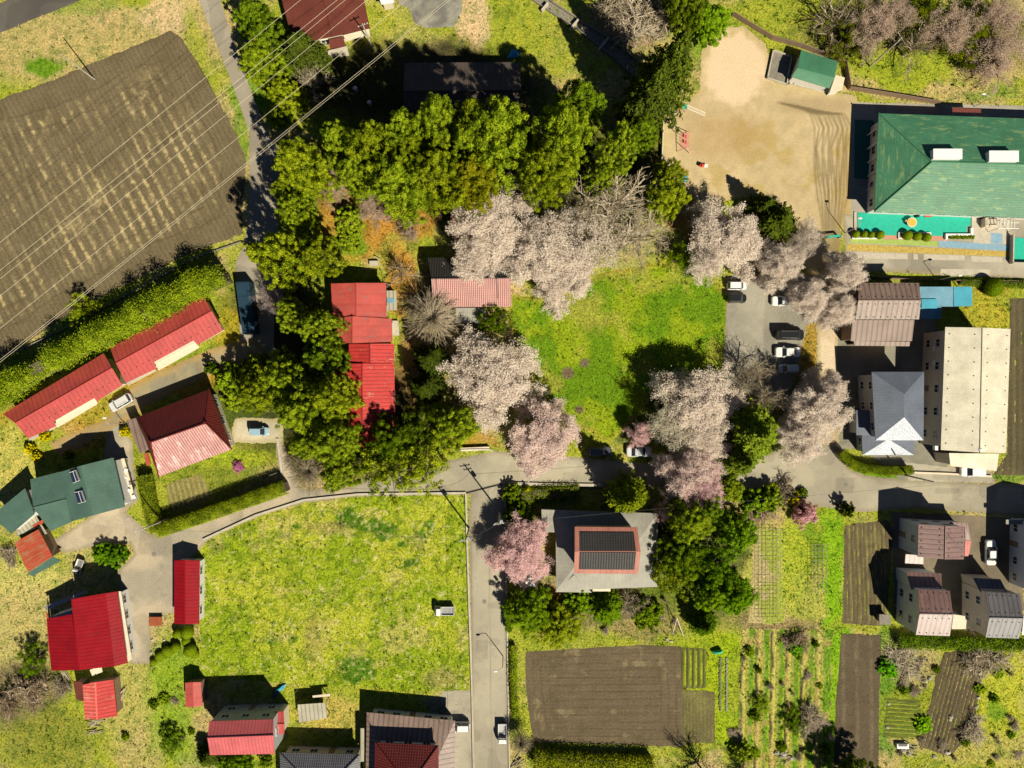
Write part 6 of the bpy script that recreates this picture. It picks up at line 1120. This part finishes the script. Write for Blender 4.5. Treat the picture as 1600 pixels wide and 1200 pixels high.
# ---------------------------------------------------------------- every tree and bush: kind, photo x, y, crown radius (px), height (m), tint, label
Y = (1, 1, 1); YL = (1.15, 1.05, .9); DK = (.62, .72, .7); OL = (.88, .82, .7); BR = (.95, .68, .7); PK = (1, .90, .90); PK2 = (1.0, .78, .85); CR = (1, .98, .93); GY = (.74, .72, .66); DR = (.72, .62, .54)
GRN_ = 'evergreens of the tall middle grove'
TREES = [
 # tall row
 ('tall0', 538, 232, 31, 12, Y, 'bright evergreen at the left end of the tall middle row'), ('tall1', 475, 262, 35, 12, YL, 'bright evergreen standing left of the row, beside the bend of the narrow road'),
 ('tall2', 592, 240, 35, 15, OL, 'olive-green evergreen, second from the left end of the tall row'), ('tall0', 640, 222, 30, 16, Y, 'upright evergreen in the back of the tall row, pointing into the shadow'),
 ('tall1', 690, 208, 34, 17, Y, 'big bright evergreen at the back middle of the tall row'), ('tall2', 628, 290, 40, 14, Y, 'broad bright evergreen at the front left of the tall row'),
 ('tall0', 690, 275, 42, 15, OL, 'olive evergreen at the front middle of the tall row'), ('tall1', 742, 205, 28, 16, OL, 'narrow evergreen at the back of the row next to the biggest crown'), ('tall2', 778, 222, 47, 17, Y, 'largest bright green crown of the tall row'),
 ('tall0', 738, 288, 36, 14, (.95, .72, .6), 'brownish-tinged evergreen in front of the largest crown'), ('tall1', 876, 222, 42, 16, Y, 'tall lone evergreen right of the largest crown'), ('tall2', 852, 270, 36, 14, OL, 'olive evergreen below the tall lone one, above the cherry'),
 ('tall0', 962, 236, 28, 13, Y, 'small rounded evergreen at the right of the row'), ('tall1', 998, 208, 27, 10, DK, 'dark evergreen between the small rounded one and the playground fence'), ('tall2', 900, 172, 34, 12, DK, 'dim evergreen in shade behind the tall lone evergreen'),
 ('broad0', 1046, 272, 26, 8, OL, 'olive bush-like tree at the left edge of the dirt yard'), ('broad1', 1040, 310, 34, 8, YL, 'yellow-green tree between the bare tree and the climbing frame'), ('broad2', 935, 280, 26, 10, Y, 'green crown tucked behind the big bare tree'),
 ('tall1', 655, 250, 30, 14, OL, 'olive crown wedged in the centre left of the tall row'), ('tall0', 560, 275, 26, 11, Y, 'lower left evergreen of the tall row above the dull pink blossom'), ('tall2', 727, 245, 30, 15, Y, 'evergreen wedged between the two biggest crowns of the row'),
 # west groves
 ('broad0', 462, 330, 32, 9, Y, 'round green tree beside the narrow road, above the broad yellow-green one'), ('broad1', 448, 300, 22, 8, OL, 'small tree at the road between the bright evergreen and the round green tree'), ('broad2', 440, 405, 46, 13, YL, 'broad yellow-green tree left of the faded red roof'),
 ('broad0', 502, 400, 33, 10, OL, 'olive tree touching the corner of the faded red roof'), ('bush0', 548, 345, 24, 3, Y, 'bright bush in the orange clearing'), ('bush1', 545, 378, 18, 1.6, Y, 'low bright bush below the one in the orange clearing'),
 ('broad1', 458, 492, 30, 10, Y, 'green tree right of the dark blue container'), ('broad2', 500, 515, 34, 11, Y, 'green tree against the west side of the faded red roof'), ('broad0', 448, 590, 44, 12, Y, 'green tree at the head of the west grove above the light blue car'),
 ('broad1', 508, 560, 36, 10, DK, 'darker tree beside the ribbed wing of the bright red roof'), ('broad2', 402, 612, 36, 8, OL, 'olive tree over the right end of the garden of bushes'), ('tall0', 478, 640, 44, 13, Y, 'big green crown in the centre of the west grove'), ('tall1', 520, 622, 38, 13, YL, 'yellow-green crown beside the bright red roof'),
 ('tall2', 522, 690, 38, 13, Y, 'green crown at the south end of the bright red roof'), ('broad0', 486, 690, 32, 11, Y, 'green crown right of the light blue car'), ('broad1', 530, 738, 30, 10, Y, 'green crown touching the lane below the west grove'), ('loose0', 605, 738, 48, 10, YL, 'sparse yellow-green tree at the bend of the main road'),
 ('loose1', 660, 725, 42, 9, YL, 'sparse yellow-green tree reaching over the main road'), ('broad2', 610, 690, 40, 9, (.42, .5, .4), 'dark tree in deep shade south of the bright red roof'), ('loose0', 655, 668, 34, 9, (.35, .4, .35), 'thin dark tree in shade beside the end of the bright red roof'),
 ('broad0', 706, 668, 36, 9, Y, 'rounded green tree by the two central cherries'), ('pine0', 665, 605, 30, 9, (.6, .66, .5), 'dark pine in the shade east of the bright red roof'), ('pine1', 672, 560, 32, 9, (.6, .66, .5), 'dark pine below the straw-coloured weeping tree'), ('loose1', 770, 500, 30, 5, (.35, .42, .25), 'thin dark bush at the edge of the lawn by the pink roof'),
 ('bush0', 360, 590, 26, 3, (.8, .9, .7), 'green garden bush left of the west grove above the drive'), ('bush1', 388, 600, 20, 3, OL, 'olive garden bush beside the west grove'), ('bush0', 365, 622, 20, 2.2, Y, 'small garden bush at the right of the red tiled house'),
 ('bush1', 400, 575, 24, 3.6, YL, 'yellow-green bush at the lane end below the container'), ('broad2', 418, 60, 36, 9, DK, 'dark green tree beside the narrow road at the top'), ('tall0', 395, 30, 28, 10, DK, 'dark tree at the top edge by the narrow road'), ('bush1', 330, 575, 10, 2.6, (.3, .4, .3), 'dark clipped bush above the red tiled roof'),
 # north-west
 ('tall1', 410, 98, 34, 10, Y, 'green tree right of the narrow road below the dark ones'), ('pine0', 468, 75, 44, 10, (.9, .95, .8), 'feathery dull green tree overlapping the dark brown roof'), ('broad0', 446, 148, 30, 8, YL, 'yellow-green tree below the feathery one'), ('bush0', 424, 125, 22, 3, Y, 'bright bush at the edge of the narrow road'), ('bush1', 436, 180, 20, 3, Y, 'bush at the tip of the green strip before the cables'),
 # north-east
 ('pine1', 1050, 98, 54, 20, (1., 1.05, .7), 'tall dark pine above the slide'), ('pine1', 1020, 138, 48, 18, (.9, .95, .7), 'dark pine left of the tall one, over the pale sign'), ('broad1', 1112, 36, 32, 4, (.9, 1.15, .8), 'vivid green bushy tree at the top of the dirt yard'), ('broad2', 1075, 5, 34, 8, (.6, .62, .6), 'dull dark tree at the top edge left of the vivid green one'),
 ('pine1', 1218, 345, 42, 9, (1., 1.05, .7), 'dark green pine between the dirt yard and the blossoming cherries'), ('pine0', 1195, 320, 24, 8, (.9, .95, .7), 'small dark pine touching the dirt yard above the cherry'), ('pine1', 1182, 678, 54, 14, (2.1, 2.2, 1.2), 'tall green conifer between the cherries by the main road'), ('pine0', 1160, 722, 36, 12, (1.8, 1.9, 1.1), 'green conifer overhanging the main road'),
 # south garden
 ('cone', 984, 778, 33, 10, OL, 'dense olive-green conifer just above the grey roof'), ('tall0', 1078, 812, 36, 9, Y, 'wide green evergreen right of the grey roof with the black tiles'), ('tall1', 1100, 790, 28, 9, DK, 'dark evergreen behind the wide one under the pink blossom'), ('broad0', 1138, 762, 24, 5, Y, 'green bush at the south kerb of the main road'), ('broad1', 1152, 832, 32, 8, (.7, .95, .6), 'green tree at the left of the crop-cane plots'),
 ('broad2', 1065, 868, 40, 8, (.5, .6, .45), 'dark tree at the east wall of the grey-roofed house'), ('loose0', 1055, 900, 36, 7, OL, 'thin olive tree at the south-east corner of the grey-roofed house'), ('loose0', 1118, 888, 36, 8, (.62, .85, .5), 'large dark green tree right of the thin olive one'), ('broad0', 1150, 930, 32, 7, (.65, .95, .5), 'green tree at the lower left corner of the crop-cane plots'),
 ('cone', 1102, 978, 22, 6, (.45, .6, .4), 'small dark conifer above the little vegetable plot'), ('broad1', 1110, 930, 26, 7, (.8, 1, .6), 'bright-sided tree above the small dark conifer'), ('broad2', 828, 955, 36, 6, (.7, .85, .6), 'dark rounded tree at the roadside corner of the garden'), ('broad0', 880, 978, 32, 5, YL, 'yellow-green shrub group right of the rounded roadside tree'), ('loose1', 850, 985, 26, 4, YL, 'thin yellow shrub under the rounded roadside tree'),
 ('cone', 952, 952, 26, 5, (.7, .9, .5), 'neat green conifer in the middle of the garden'), ('bush0', 905, 938, 24, 2.6, (.6, .8, .5), 'low green shrub below the grey porch roof'), ('bush1', 1010, 960, 24, 2.4, (.6, .72, .5), 'dim shrub right of the neat conifer'), ('brush', 990, 945, 26, 3, GY, 'grey leafless shrub behind the neat conifer'), ('bush0', 1006, 968, 9, 1.6, (1.6, 1.6, .5), 'tiny bright yellow bush right of the neat conifer'),
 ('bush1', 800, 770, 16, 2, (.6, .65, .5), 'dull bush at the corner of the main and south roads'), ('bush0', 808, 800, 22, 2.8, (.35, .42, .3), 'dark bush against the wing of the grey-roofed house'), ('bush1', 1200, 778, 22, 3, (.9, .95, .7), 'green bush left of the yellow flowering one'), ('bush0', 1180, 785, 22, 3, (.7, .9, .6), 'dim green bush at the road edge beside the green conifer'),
 ('brush', 1225, 765, 24, 2, (.5, .48, .44), 'dark twiggy shrub on the road verge above the yellow one'), ('bush1', 1240, 779, 11, 2, (2.6, 1.7, .3), 'bright yellow flowering bush at the road verge'), ('bush0', 824, 764, 5, 1.4, (2.6, 1.9, .3), 'tiny yellow flowering bush at the south kerb'),
 # small clipped things
 ('ball', 1552, 450, 12, 2.6, (.8, .9, .6), 'large round clipped bush right of the light blue carport'), ('bush1', 1323, 796, 12, 2.6, (.28, .3, .2), 'dark clipped oval bush at the south edge of the main road'),
 ('brush', 1545, 1030, 40, 2.2, GY, 'hazy grey shrub over the right side of the gardens'), ('brush', 1520, 1030, 20, 1.6, CR, 'pale twiggy shrub at the corner of the right soil bed'), ('brush', 1415, 1035, 34, 1.3, CR, 'pale dry brush left of the right soil bed'), ('brush', 1522, 1140, 26, 1.5, CR, 'pale dry brush at the lower right of the soil bed'),
 ('bush0', 1388, 1045, 16, 1.2, (.5, 1.2, .5), 'deep green ground bush between the two soil beds'), ('bush0', 1442, 1132, 14, .9, (.9, 1.4, .6), 'leafy green clump at the vegetable rows'), ('brush', 1268, 1128, 28, 2.2, CR, 'ash-pale brush beside the small wire frame'), ('loose0', 1240, 1130, 20, 1.8, (.5, .62, .4), 'dark thin bush in the lower weedy garden'), ('brush', 1245, 1005, 24, 1.8, DR, 'reddish dry brush at the top of the lower garden rows'),
 ('loose1', 1190, 1100, 16, 1.4, (.9, 1., .6), 'thin green bush in the lower garden rows'), ('bush0', 1245, 1010, 14, 1.4, (.6, 1.1, .5), 'green clump in the reddish dry brush'),
 ('brush', 45, 1082, 34, 3, DR, 'brown leafless thicket at the lower left'), ('brush', 10, 1100, 26, 3, DR, 'brown leafless thicket at the left edge'), ('loose0', 50, 1030, 26, 3, (.5, .62, .4), 'thin green bush beside the crimson house'), ('brush', 15, 870, 20, 1.5, GY, 'heap-like grey brush left of the rust-streaked shed'), ('brush', 95, 1075, 18, 2, GY, 'small grey brush by the branch jumble'),
 ('bush0', 162, 866, 18, 2, (.5, .8, .4), 'dark bush in the teardrop verge, left one'), ('bush1', 182, 868, 18, 2.2, (.42, .7, .35), 'dark bush in the teardrop verge, right one'), ('bush0', 195, 1152, 6, 1, (1, 1.1, .5), 'tiny potted bush below the timber stack'),
 ('bush1', 70, 681, 9, 1.6, (2.6, 1.7, .3), 'bright yellow flowering bush at the end of the left long house'), ('bush0', 46, 702, 9, 1.4, (2.6, 1.7, .3), 'yellow flowering bush, the left one below the left long house'), ('bush1', 57, 714, 8, 1.4, (2.6, 1.7, .3), 'yellow flowering bush, the lower one below the left long house'), ('bush0', 194, 675, 8, 1.6, (2.6, 1.7, .3), 'yellow flowering bush beside the brown side roof'),
 ('flower', 372, 729, 9, .8, (.75, .30, .62), 'mauve flowering clump in the hedged garden'), ('bush0', 106, 711, 8, 1.2, (.6, .6, .3), 'olive bush in the shade above the green-roofed workshop'), ('loose1', 268, 1160, 22, 2.5, (.55, .7, .4), 'dark thin bush at the bottom left in bright grass'), ('pine0', 322, 1185, 22, 4, (.9, 1, .7), 'dark pine at the corner of the pink-roofed house'), ('broad0', 365, 1200, 26, 4, (.6, .8, .4), 'green bush cut by the bottom edge under the pink roof'),
 ('bush1', 415, 1190, 10, 1.6, (.6, .7, .4), 'small green bush beside the dark grey tiled house'), ('loose0', 130, 485, 26, 4, YL, 'pale yellow-green bush at the lower edge of the ploughed field'), ('bush0', 288, 425, 14, 2, DK, 'dark bush on the field side of the long hedge'), ('bush1', 398, 392, 16, 2, YL, 'yellow bush at the corner of the ploughed field'),
 # cherries
 ('cherry0', 765, 352, 66, 9, CR, 'wide pale cherry over the small bright red roof'), ('cherry1', 848, 400, 62, 9, CR, 'wide pale cherry above the lawn, middle of the big mass'), ('thin0', 905, 375, 62, 9, CR, 'half-bare cherry merging into the big grey bare tree'), ('cherry2', 880, 435, 46, 7, CR, 'low pale cherry whose front edge touches the lawn'), ('cherry0', 745, 400, 45, 8, CR, 'pale cherry overhanging the pink ribbed roof'),
 ('cherry1', 772, 592, 68, 9, CR, 'round pale pink cherry left of the lawn'), ('cherry2', 848, 682, 58, 8, PK, 'round pink-white cherry at the foot of the lawn over the main road'), ('cherry0', 1130, 372, 58, 9, CR, 'pale cherry above the white car at the lawn corner'), ('thin1', 1110, 400, 40, 8, CR, 'thin cherry left of the white car'),
 ('cherry1', 1085, 632, 62, 9, CR, 'cream-grey cherry right of the tree shadow on the lawn'), ('thin0', 1050, 655, 44, 9, (.85, .88, .75), 'dull half-open cherry above the silver car'), ('cherry2', 1100, 680, 46, 8, CR, 'cream cherry between the green conifer and the silver car'), ('cherry0', 1000, 678, 20, 5, PK2, 'small vivid pink cherry above the silver car'),
 ('cherry1', 1074, 744, 45, 10, PK, 'pink cherry hanging over the main road'), ('cherry2', 1094, 768, 36, 10, PK2, 'pink cherry at the south kerb of the main road'), ('cherry0', 1105, 795, 16, 5, PK2, 'slim pink cherry tip above the wide green evergreen'), ('thin1', 1036, 805, 18, 5, PK2, 'pink sprays at the corner of the grey roof'), ('cherry2', 1275, 640, 50, 9, CR, 'pale cherry in the elbow of the gravel path'),
 ('cherry0', 1252, 684, 42, 8, CR, 'pale cherry whose crown reaches over the road bend'), ('cherry1', 1296, 606, 26, 8, CR, 'pale thin cherry beside the gravel path'), ('cherry1', 1218, 415, 38, 8, CR, 'pale cherry below the dark green pine'), ('thin1', 1262, 368, 28, 8, CR, 'thin cherry over the turquoise gate'), ('cherry2', 1318, 425, 33, 8, CR, 'pale cherry at the left of the brown ribbed roof'),
 ('cherry0', 1262, 466, 33, 8, CR, 'pale cherry hiding the white car above the black van'), ('cherry1', 1308, 484, 32, 7, CR, 'pale cherry across the gravel path left of the brown house'), ('thin0', 1240, 395, 24, 8, CR, 'thin cherry tucked between the dark green pine and the turquoise gate'), ('cherry1', 812, 865, 48, 7, PK2, 'pink cherry at the south road left of the grey-roofed house'), ('flower', 1258, 802, 20, 3.5, (.95, .62, .72), 'small mauve-pink cherry below the yellow bush'),
 ('thin1', 525, 268, 28, 5, DR, 'dull pink tree between the left evergreens of the tall row'), ('thin0', 590, 318, 34, 5, DR, 'dull pink-brown tree under the front of the tall row'), ('thin0', 430, 470, 26, 5, (.5, .45, .5), 'dim mauve tree in shade right of the blue container'), ('thin1', 640, 365, 14, 4, DR, 'wispy pinkish sapling in the orange clearing'),
 ('thin0', 1360, 50, 42, 6, DR, 'dull pink tree in the scrub above the green-roofed shed'), ('thin1', 1395, 20, 36, 6, DR, 'dull pink tree at the top edge in the scrub'), ('thin0', 1480, 45, 44, 6, DR, 'dull pink tree in the scrub above the kindergarten'), ('thin1', 1560, 85, 46, 6, DR, 'dull pink tree at the right end of the scrub'), ('thin0', 1565, 20, 42, 6, DR, 'dull pink tree at the upper right corner'), ('bare0', 1430, 70, 46, 6, (.45, .42, .32), 'dark leafless tree among the pink scrub trees'), ('bare1', 1310, 25, 50, 6, (.45, .42, .32), 'dark leafless tree at the left end of the scrub'),
 ('loose0', 1440, 30, 50, 4, (.45, .42, .25), 'olive undergrowth tree in the middle of the scrub'), ('loose1', 1520, 60, 48, 4, (.5, .45, .25), 'olive undergrowth tree in the right of the scrub'), ('loose0', 1330, 60, 40, 4, (.5, .45, .25), 'olive undergrowth tree in the left of the scrub'),
 # bare
 ('bare0', 958, 320, 84, 11, CR, 'great pale bare tree in the middle grove'), ('bare1', 1000, 370, 58, 9, CR, 'pale bare tree reaching over the top edge of the lawn'), ('bare2', 905, 340, 52, 9, GY, 'greyish bare tree between the cherry and the great bare tree'), ('bare1', 770, 318, 48, 8, GY, 'thin bare crown above the wide pale cherry'),
 ('broom', 676, 496, 46, 7, CR, 'straw-coloured weeping tree between the faded red and pink roofs'), ('broom', 482, 736, 36, 6, GY, 'grey weeping bare tree at the end of the hedged garden'), ('bare2', 486, 125, 34, 6, CR, 'pale bare tree below the dark brown roofed house'), ('bare0', 625, 425, 34, 5, (.55, .45, .3), 'brown bare tree in the orange clearing'), ('bare1', 640, 345, 34, 6, (.6, .5, .35), 'brown bare tree below the tall row'),
 ('bare2', 1178, 582, 40, 7, GY, 'grey bare tree shading the parking lot'), ('bare0', 1200, 622, 40, 8, GY, 'grey bare tree below the parking lot'), ('bare1', 1158, 605, 34, 8, GY, 'grey bare tree beside the cream cherry'), ('brush', 990, 30, 46, 3, CR, 'pale grey thicket at the top behind the drainage channel'), ('brush', 960, 10, 36, 3, GY, 'pale grey thicket at the top edge'), ('brush', 1030, 20, 40, 3, GY, 'grey thicket beside the vivid green tree'),
 ('broom', 814, 1160, 20, 4, GY, 'grey weeping shrub at the lower corner of the soil field'), ('bare1', 975, 185, 22, 5, DR, 'brown bare sapling below the pale sign'), ('bare0', 1118, 1240, 40, 9, GY, 'bare tree cut by the bottom edge below the soil field'), ('bare2', 1190, 1250, 34, 8, GY, 'bare tree at the bottom edge below the weedy garden'), ('broad0', 1345, 1235, 38, 9, DK, 'dense tree cut by the bottom edge below the long soil bed'), ('bush1', 1160, 1175, 16, 2, Y, 'green bush at the bottom between the bare trees'),
 ('bare1', 1085, 335, 24, 5, DR, 'brown bare sapling beside the climbing frame'), ('loose1', 1062, 400, 24, 4, (.6, .7, .4), 'thin green bush between the bare tree and the lawn-corner cherry'), ('brush', 1190, 800, 30, 2, DR, 'pinkish dry brush at the top of the crop-cane plots'),
]
for i, x, y, r_ in ((0, 1337, 366, 5.2), (1, 1350, 366, 4.8), (2, 1361, 367, 4.6), (3, 1375, 367, 5.8)):
    TREES.append(('ball', x, y, r_, 1.3, (1.1, 1.15, .8), ('round bush, leftmost in the left planter by the turquoise deck', 'round bush, second in the left planter by the turquoise deck', 'round bush, third in the left planter by the turquoise deck', 'round bush, rightmost and largest in the left planter')[i]))
for i, x, y, r_ in ((0, 1418, 368, 6.6), (1, 1433, 369.5, 5.8), (2, 1448, 371, 5.8)):
    TREES.append(('ball', x, y, r_, 1.4, (1.1, 1.15, .8), ('round bush, leftmost and largest in the right planter', 'round bush, middle of three in the right planter', 'round bush, rightmost of three in the right planter')[i]))
for x, y, r_, h, lb in ((277, 990, 6, 1.6, 'small clipped cushion at the top left of the topiary cluster'), (293, 988, 9, 2.2, 'large clipped cushion at the top right of the topiary cluster'), (297, 1016, 9, 2.0, 'large clipped cushion at the right of the topiary cluster'), (275, 1012, 7, 1.3, 'clipped cushion in the centre of the topiary cluster'), (262, 1018, 8, 1.3, 'dark clipped cushion at the left of the topiary cluster'), (250, 1026, 7, 1.0, 'low dark cushion at the lower left of the topiary cluster'), (291, 1002, 6, 1.3, 'small cushion between the two large clipped ones'), (305, 1022, 6, 1.2, 'small cushion at the lower right of the topiary cluster'), (240, 1035, 5, .9, 'lowest little dark cushion of the topiary cluster')):
    TREES.append(('ball', x, y, r_, h, (1.1, 1.15, .8), lb))
WEED = 'small weedy clump growing in the rough gardens'
for (x0, x1, y0, y1, n) in ((1388, 1465, 1010, 1085, 12), (1390, 1600, 1150, 1195, 10), (1530, 1598, 1010, 1150, 7), (1160, 1300, 990, 1195, 22), (225, 300, 1085, 1195, 7), (1120, 1160, 1120, 1195, 5), (1190, 1260, 765, 800, 5), (940, 1060, 930, 1000, 6)):
    for _ in range(n):
        kd = rnd.choice(('bush0', 'bush1', 'brush', 'brush')); c_ = rnd.choice(((.6, .8, .4), (.9, 1, .6), (.5, .6, .35))) if kd[1] == 'u' else CR
        TREES.append((kd, rnd.uniform(x0, x1), rnd.uniform(y0, y1), rnd.uniform(4, 10), rnd.uniform(.4, 1.1), c_, WEED))
PETAL = []
for key, x, y, r_, h, col, lb in TREES:
    if key[:4] == 'cher': b_ = P(x, y, h*.5); m_ = 260; an = rng.uniform(0, 6.28, m_); rr = rng.random(m_)**.6*r_/PPM*1.35; PETAL.append(np.stack([b_.x+rr*np.cos(an), b_.y+rr*np.sin(an), np.full(m_, .09)], 1))
c = np.concatenate(PETAL); v, f = leafquads(c, rng.normal(0, .15, c.shape)+[0, 0, 1], .055, .04); o = link(bpy.data.objects.new('fallen_petals', rawmesh('fallen_petals', v, f, M['blossom'], attrs=tri_attr(len(c), 4, rng.uniform(.5, 1, len(c)))))); tag(o, 'pale fallen petals strewn on the ground around the cherries', 'petals', kind='stuff')
for key, x, y, r_, h, col, lb in TREES:
    if key[:4] == 'tall' and h >= 11 and y < 300: h = h*1.6; r_ *= 1.12
    if key[:4] == 'cher': r_ *= 1.1
    if key == 'ball': r_ *= 1.12
    if key[:4] in ('broa', 'tall') and x < 570 and 300 <= y < 720: h = h*1.4; r_ *= .93
    if key[:4] in ('pine', 'cone', 'tall', 'broa') and 940 < x < 1140 and h > 7 and (y < 200 or 700 < y < 830): h = h*1.25
    shrub = key.startswith(('bush', 'brush', 'ball', 'flower')); nm = 'shrub' if shrub else 'cherry_tree' if key[:4] in ('cher', 'thin') else 'bare_tree' if key[:4] in ('bare', 'broo') else 'pine_tree' if key[:4] in ('pine', 'cone') else 'tree'
    grp = 'round clipped bushes' if key == 'ball' else 'cherry trees in blossom' if nm == 'cherry_tree' else 'leafless trees' if nm == 'bare_tree' else 'evergreen trees' if nm in ('tree', 'pine_tree') else 'weedy clumps' if lb == WEED else 'garden shrubs'
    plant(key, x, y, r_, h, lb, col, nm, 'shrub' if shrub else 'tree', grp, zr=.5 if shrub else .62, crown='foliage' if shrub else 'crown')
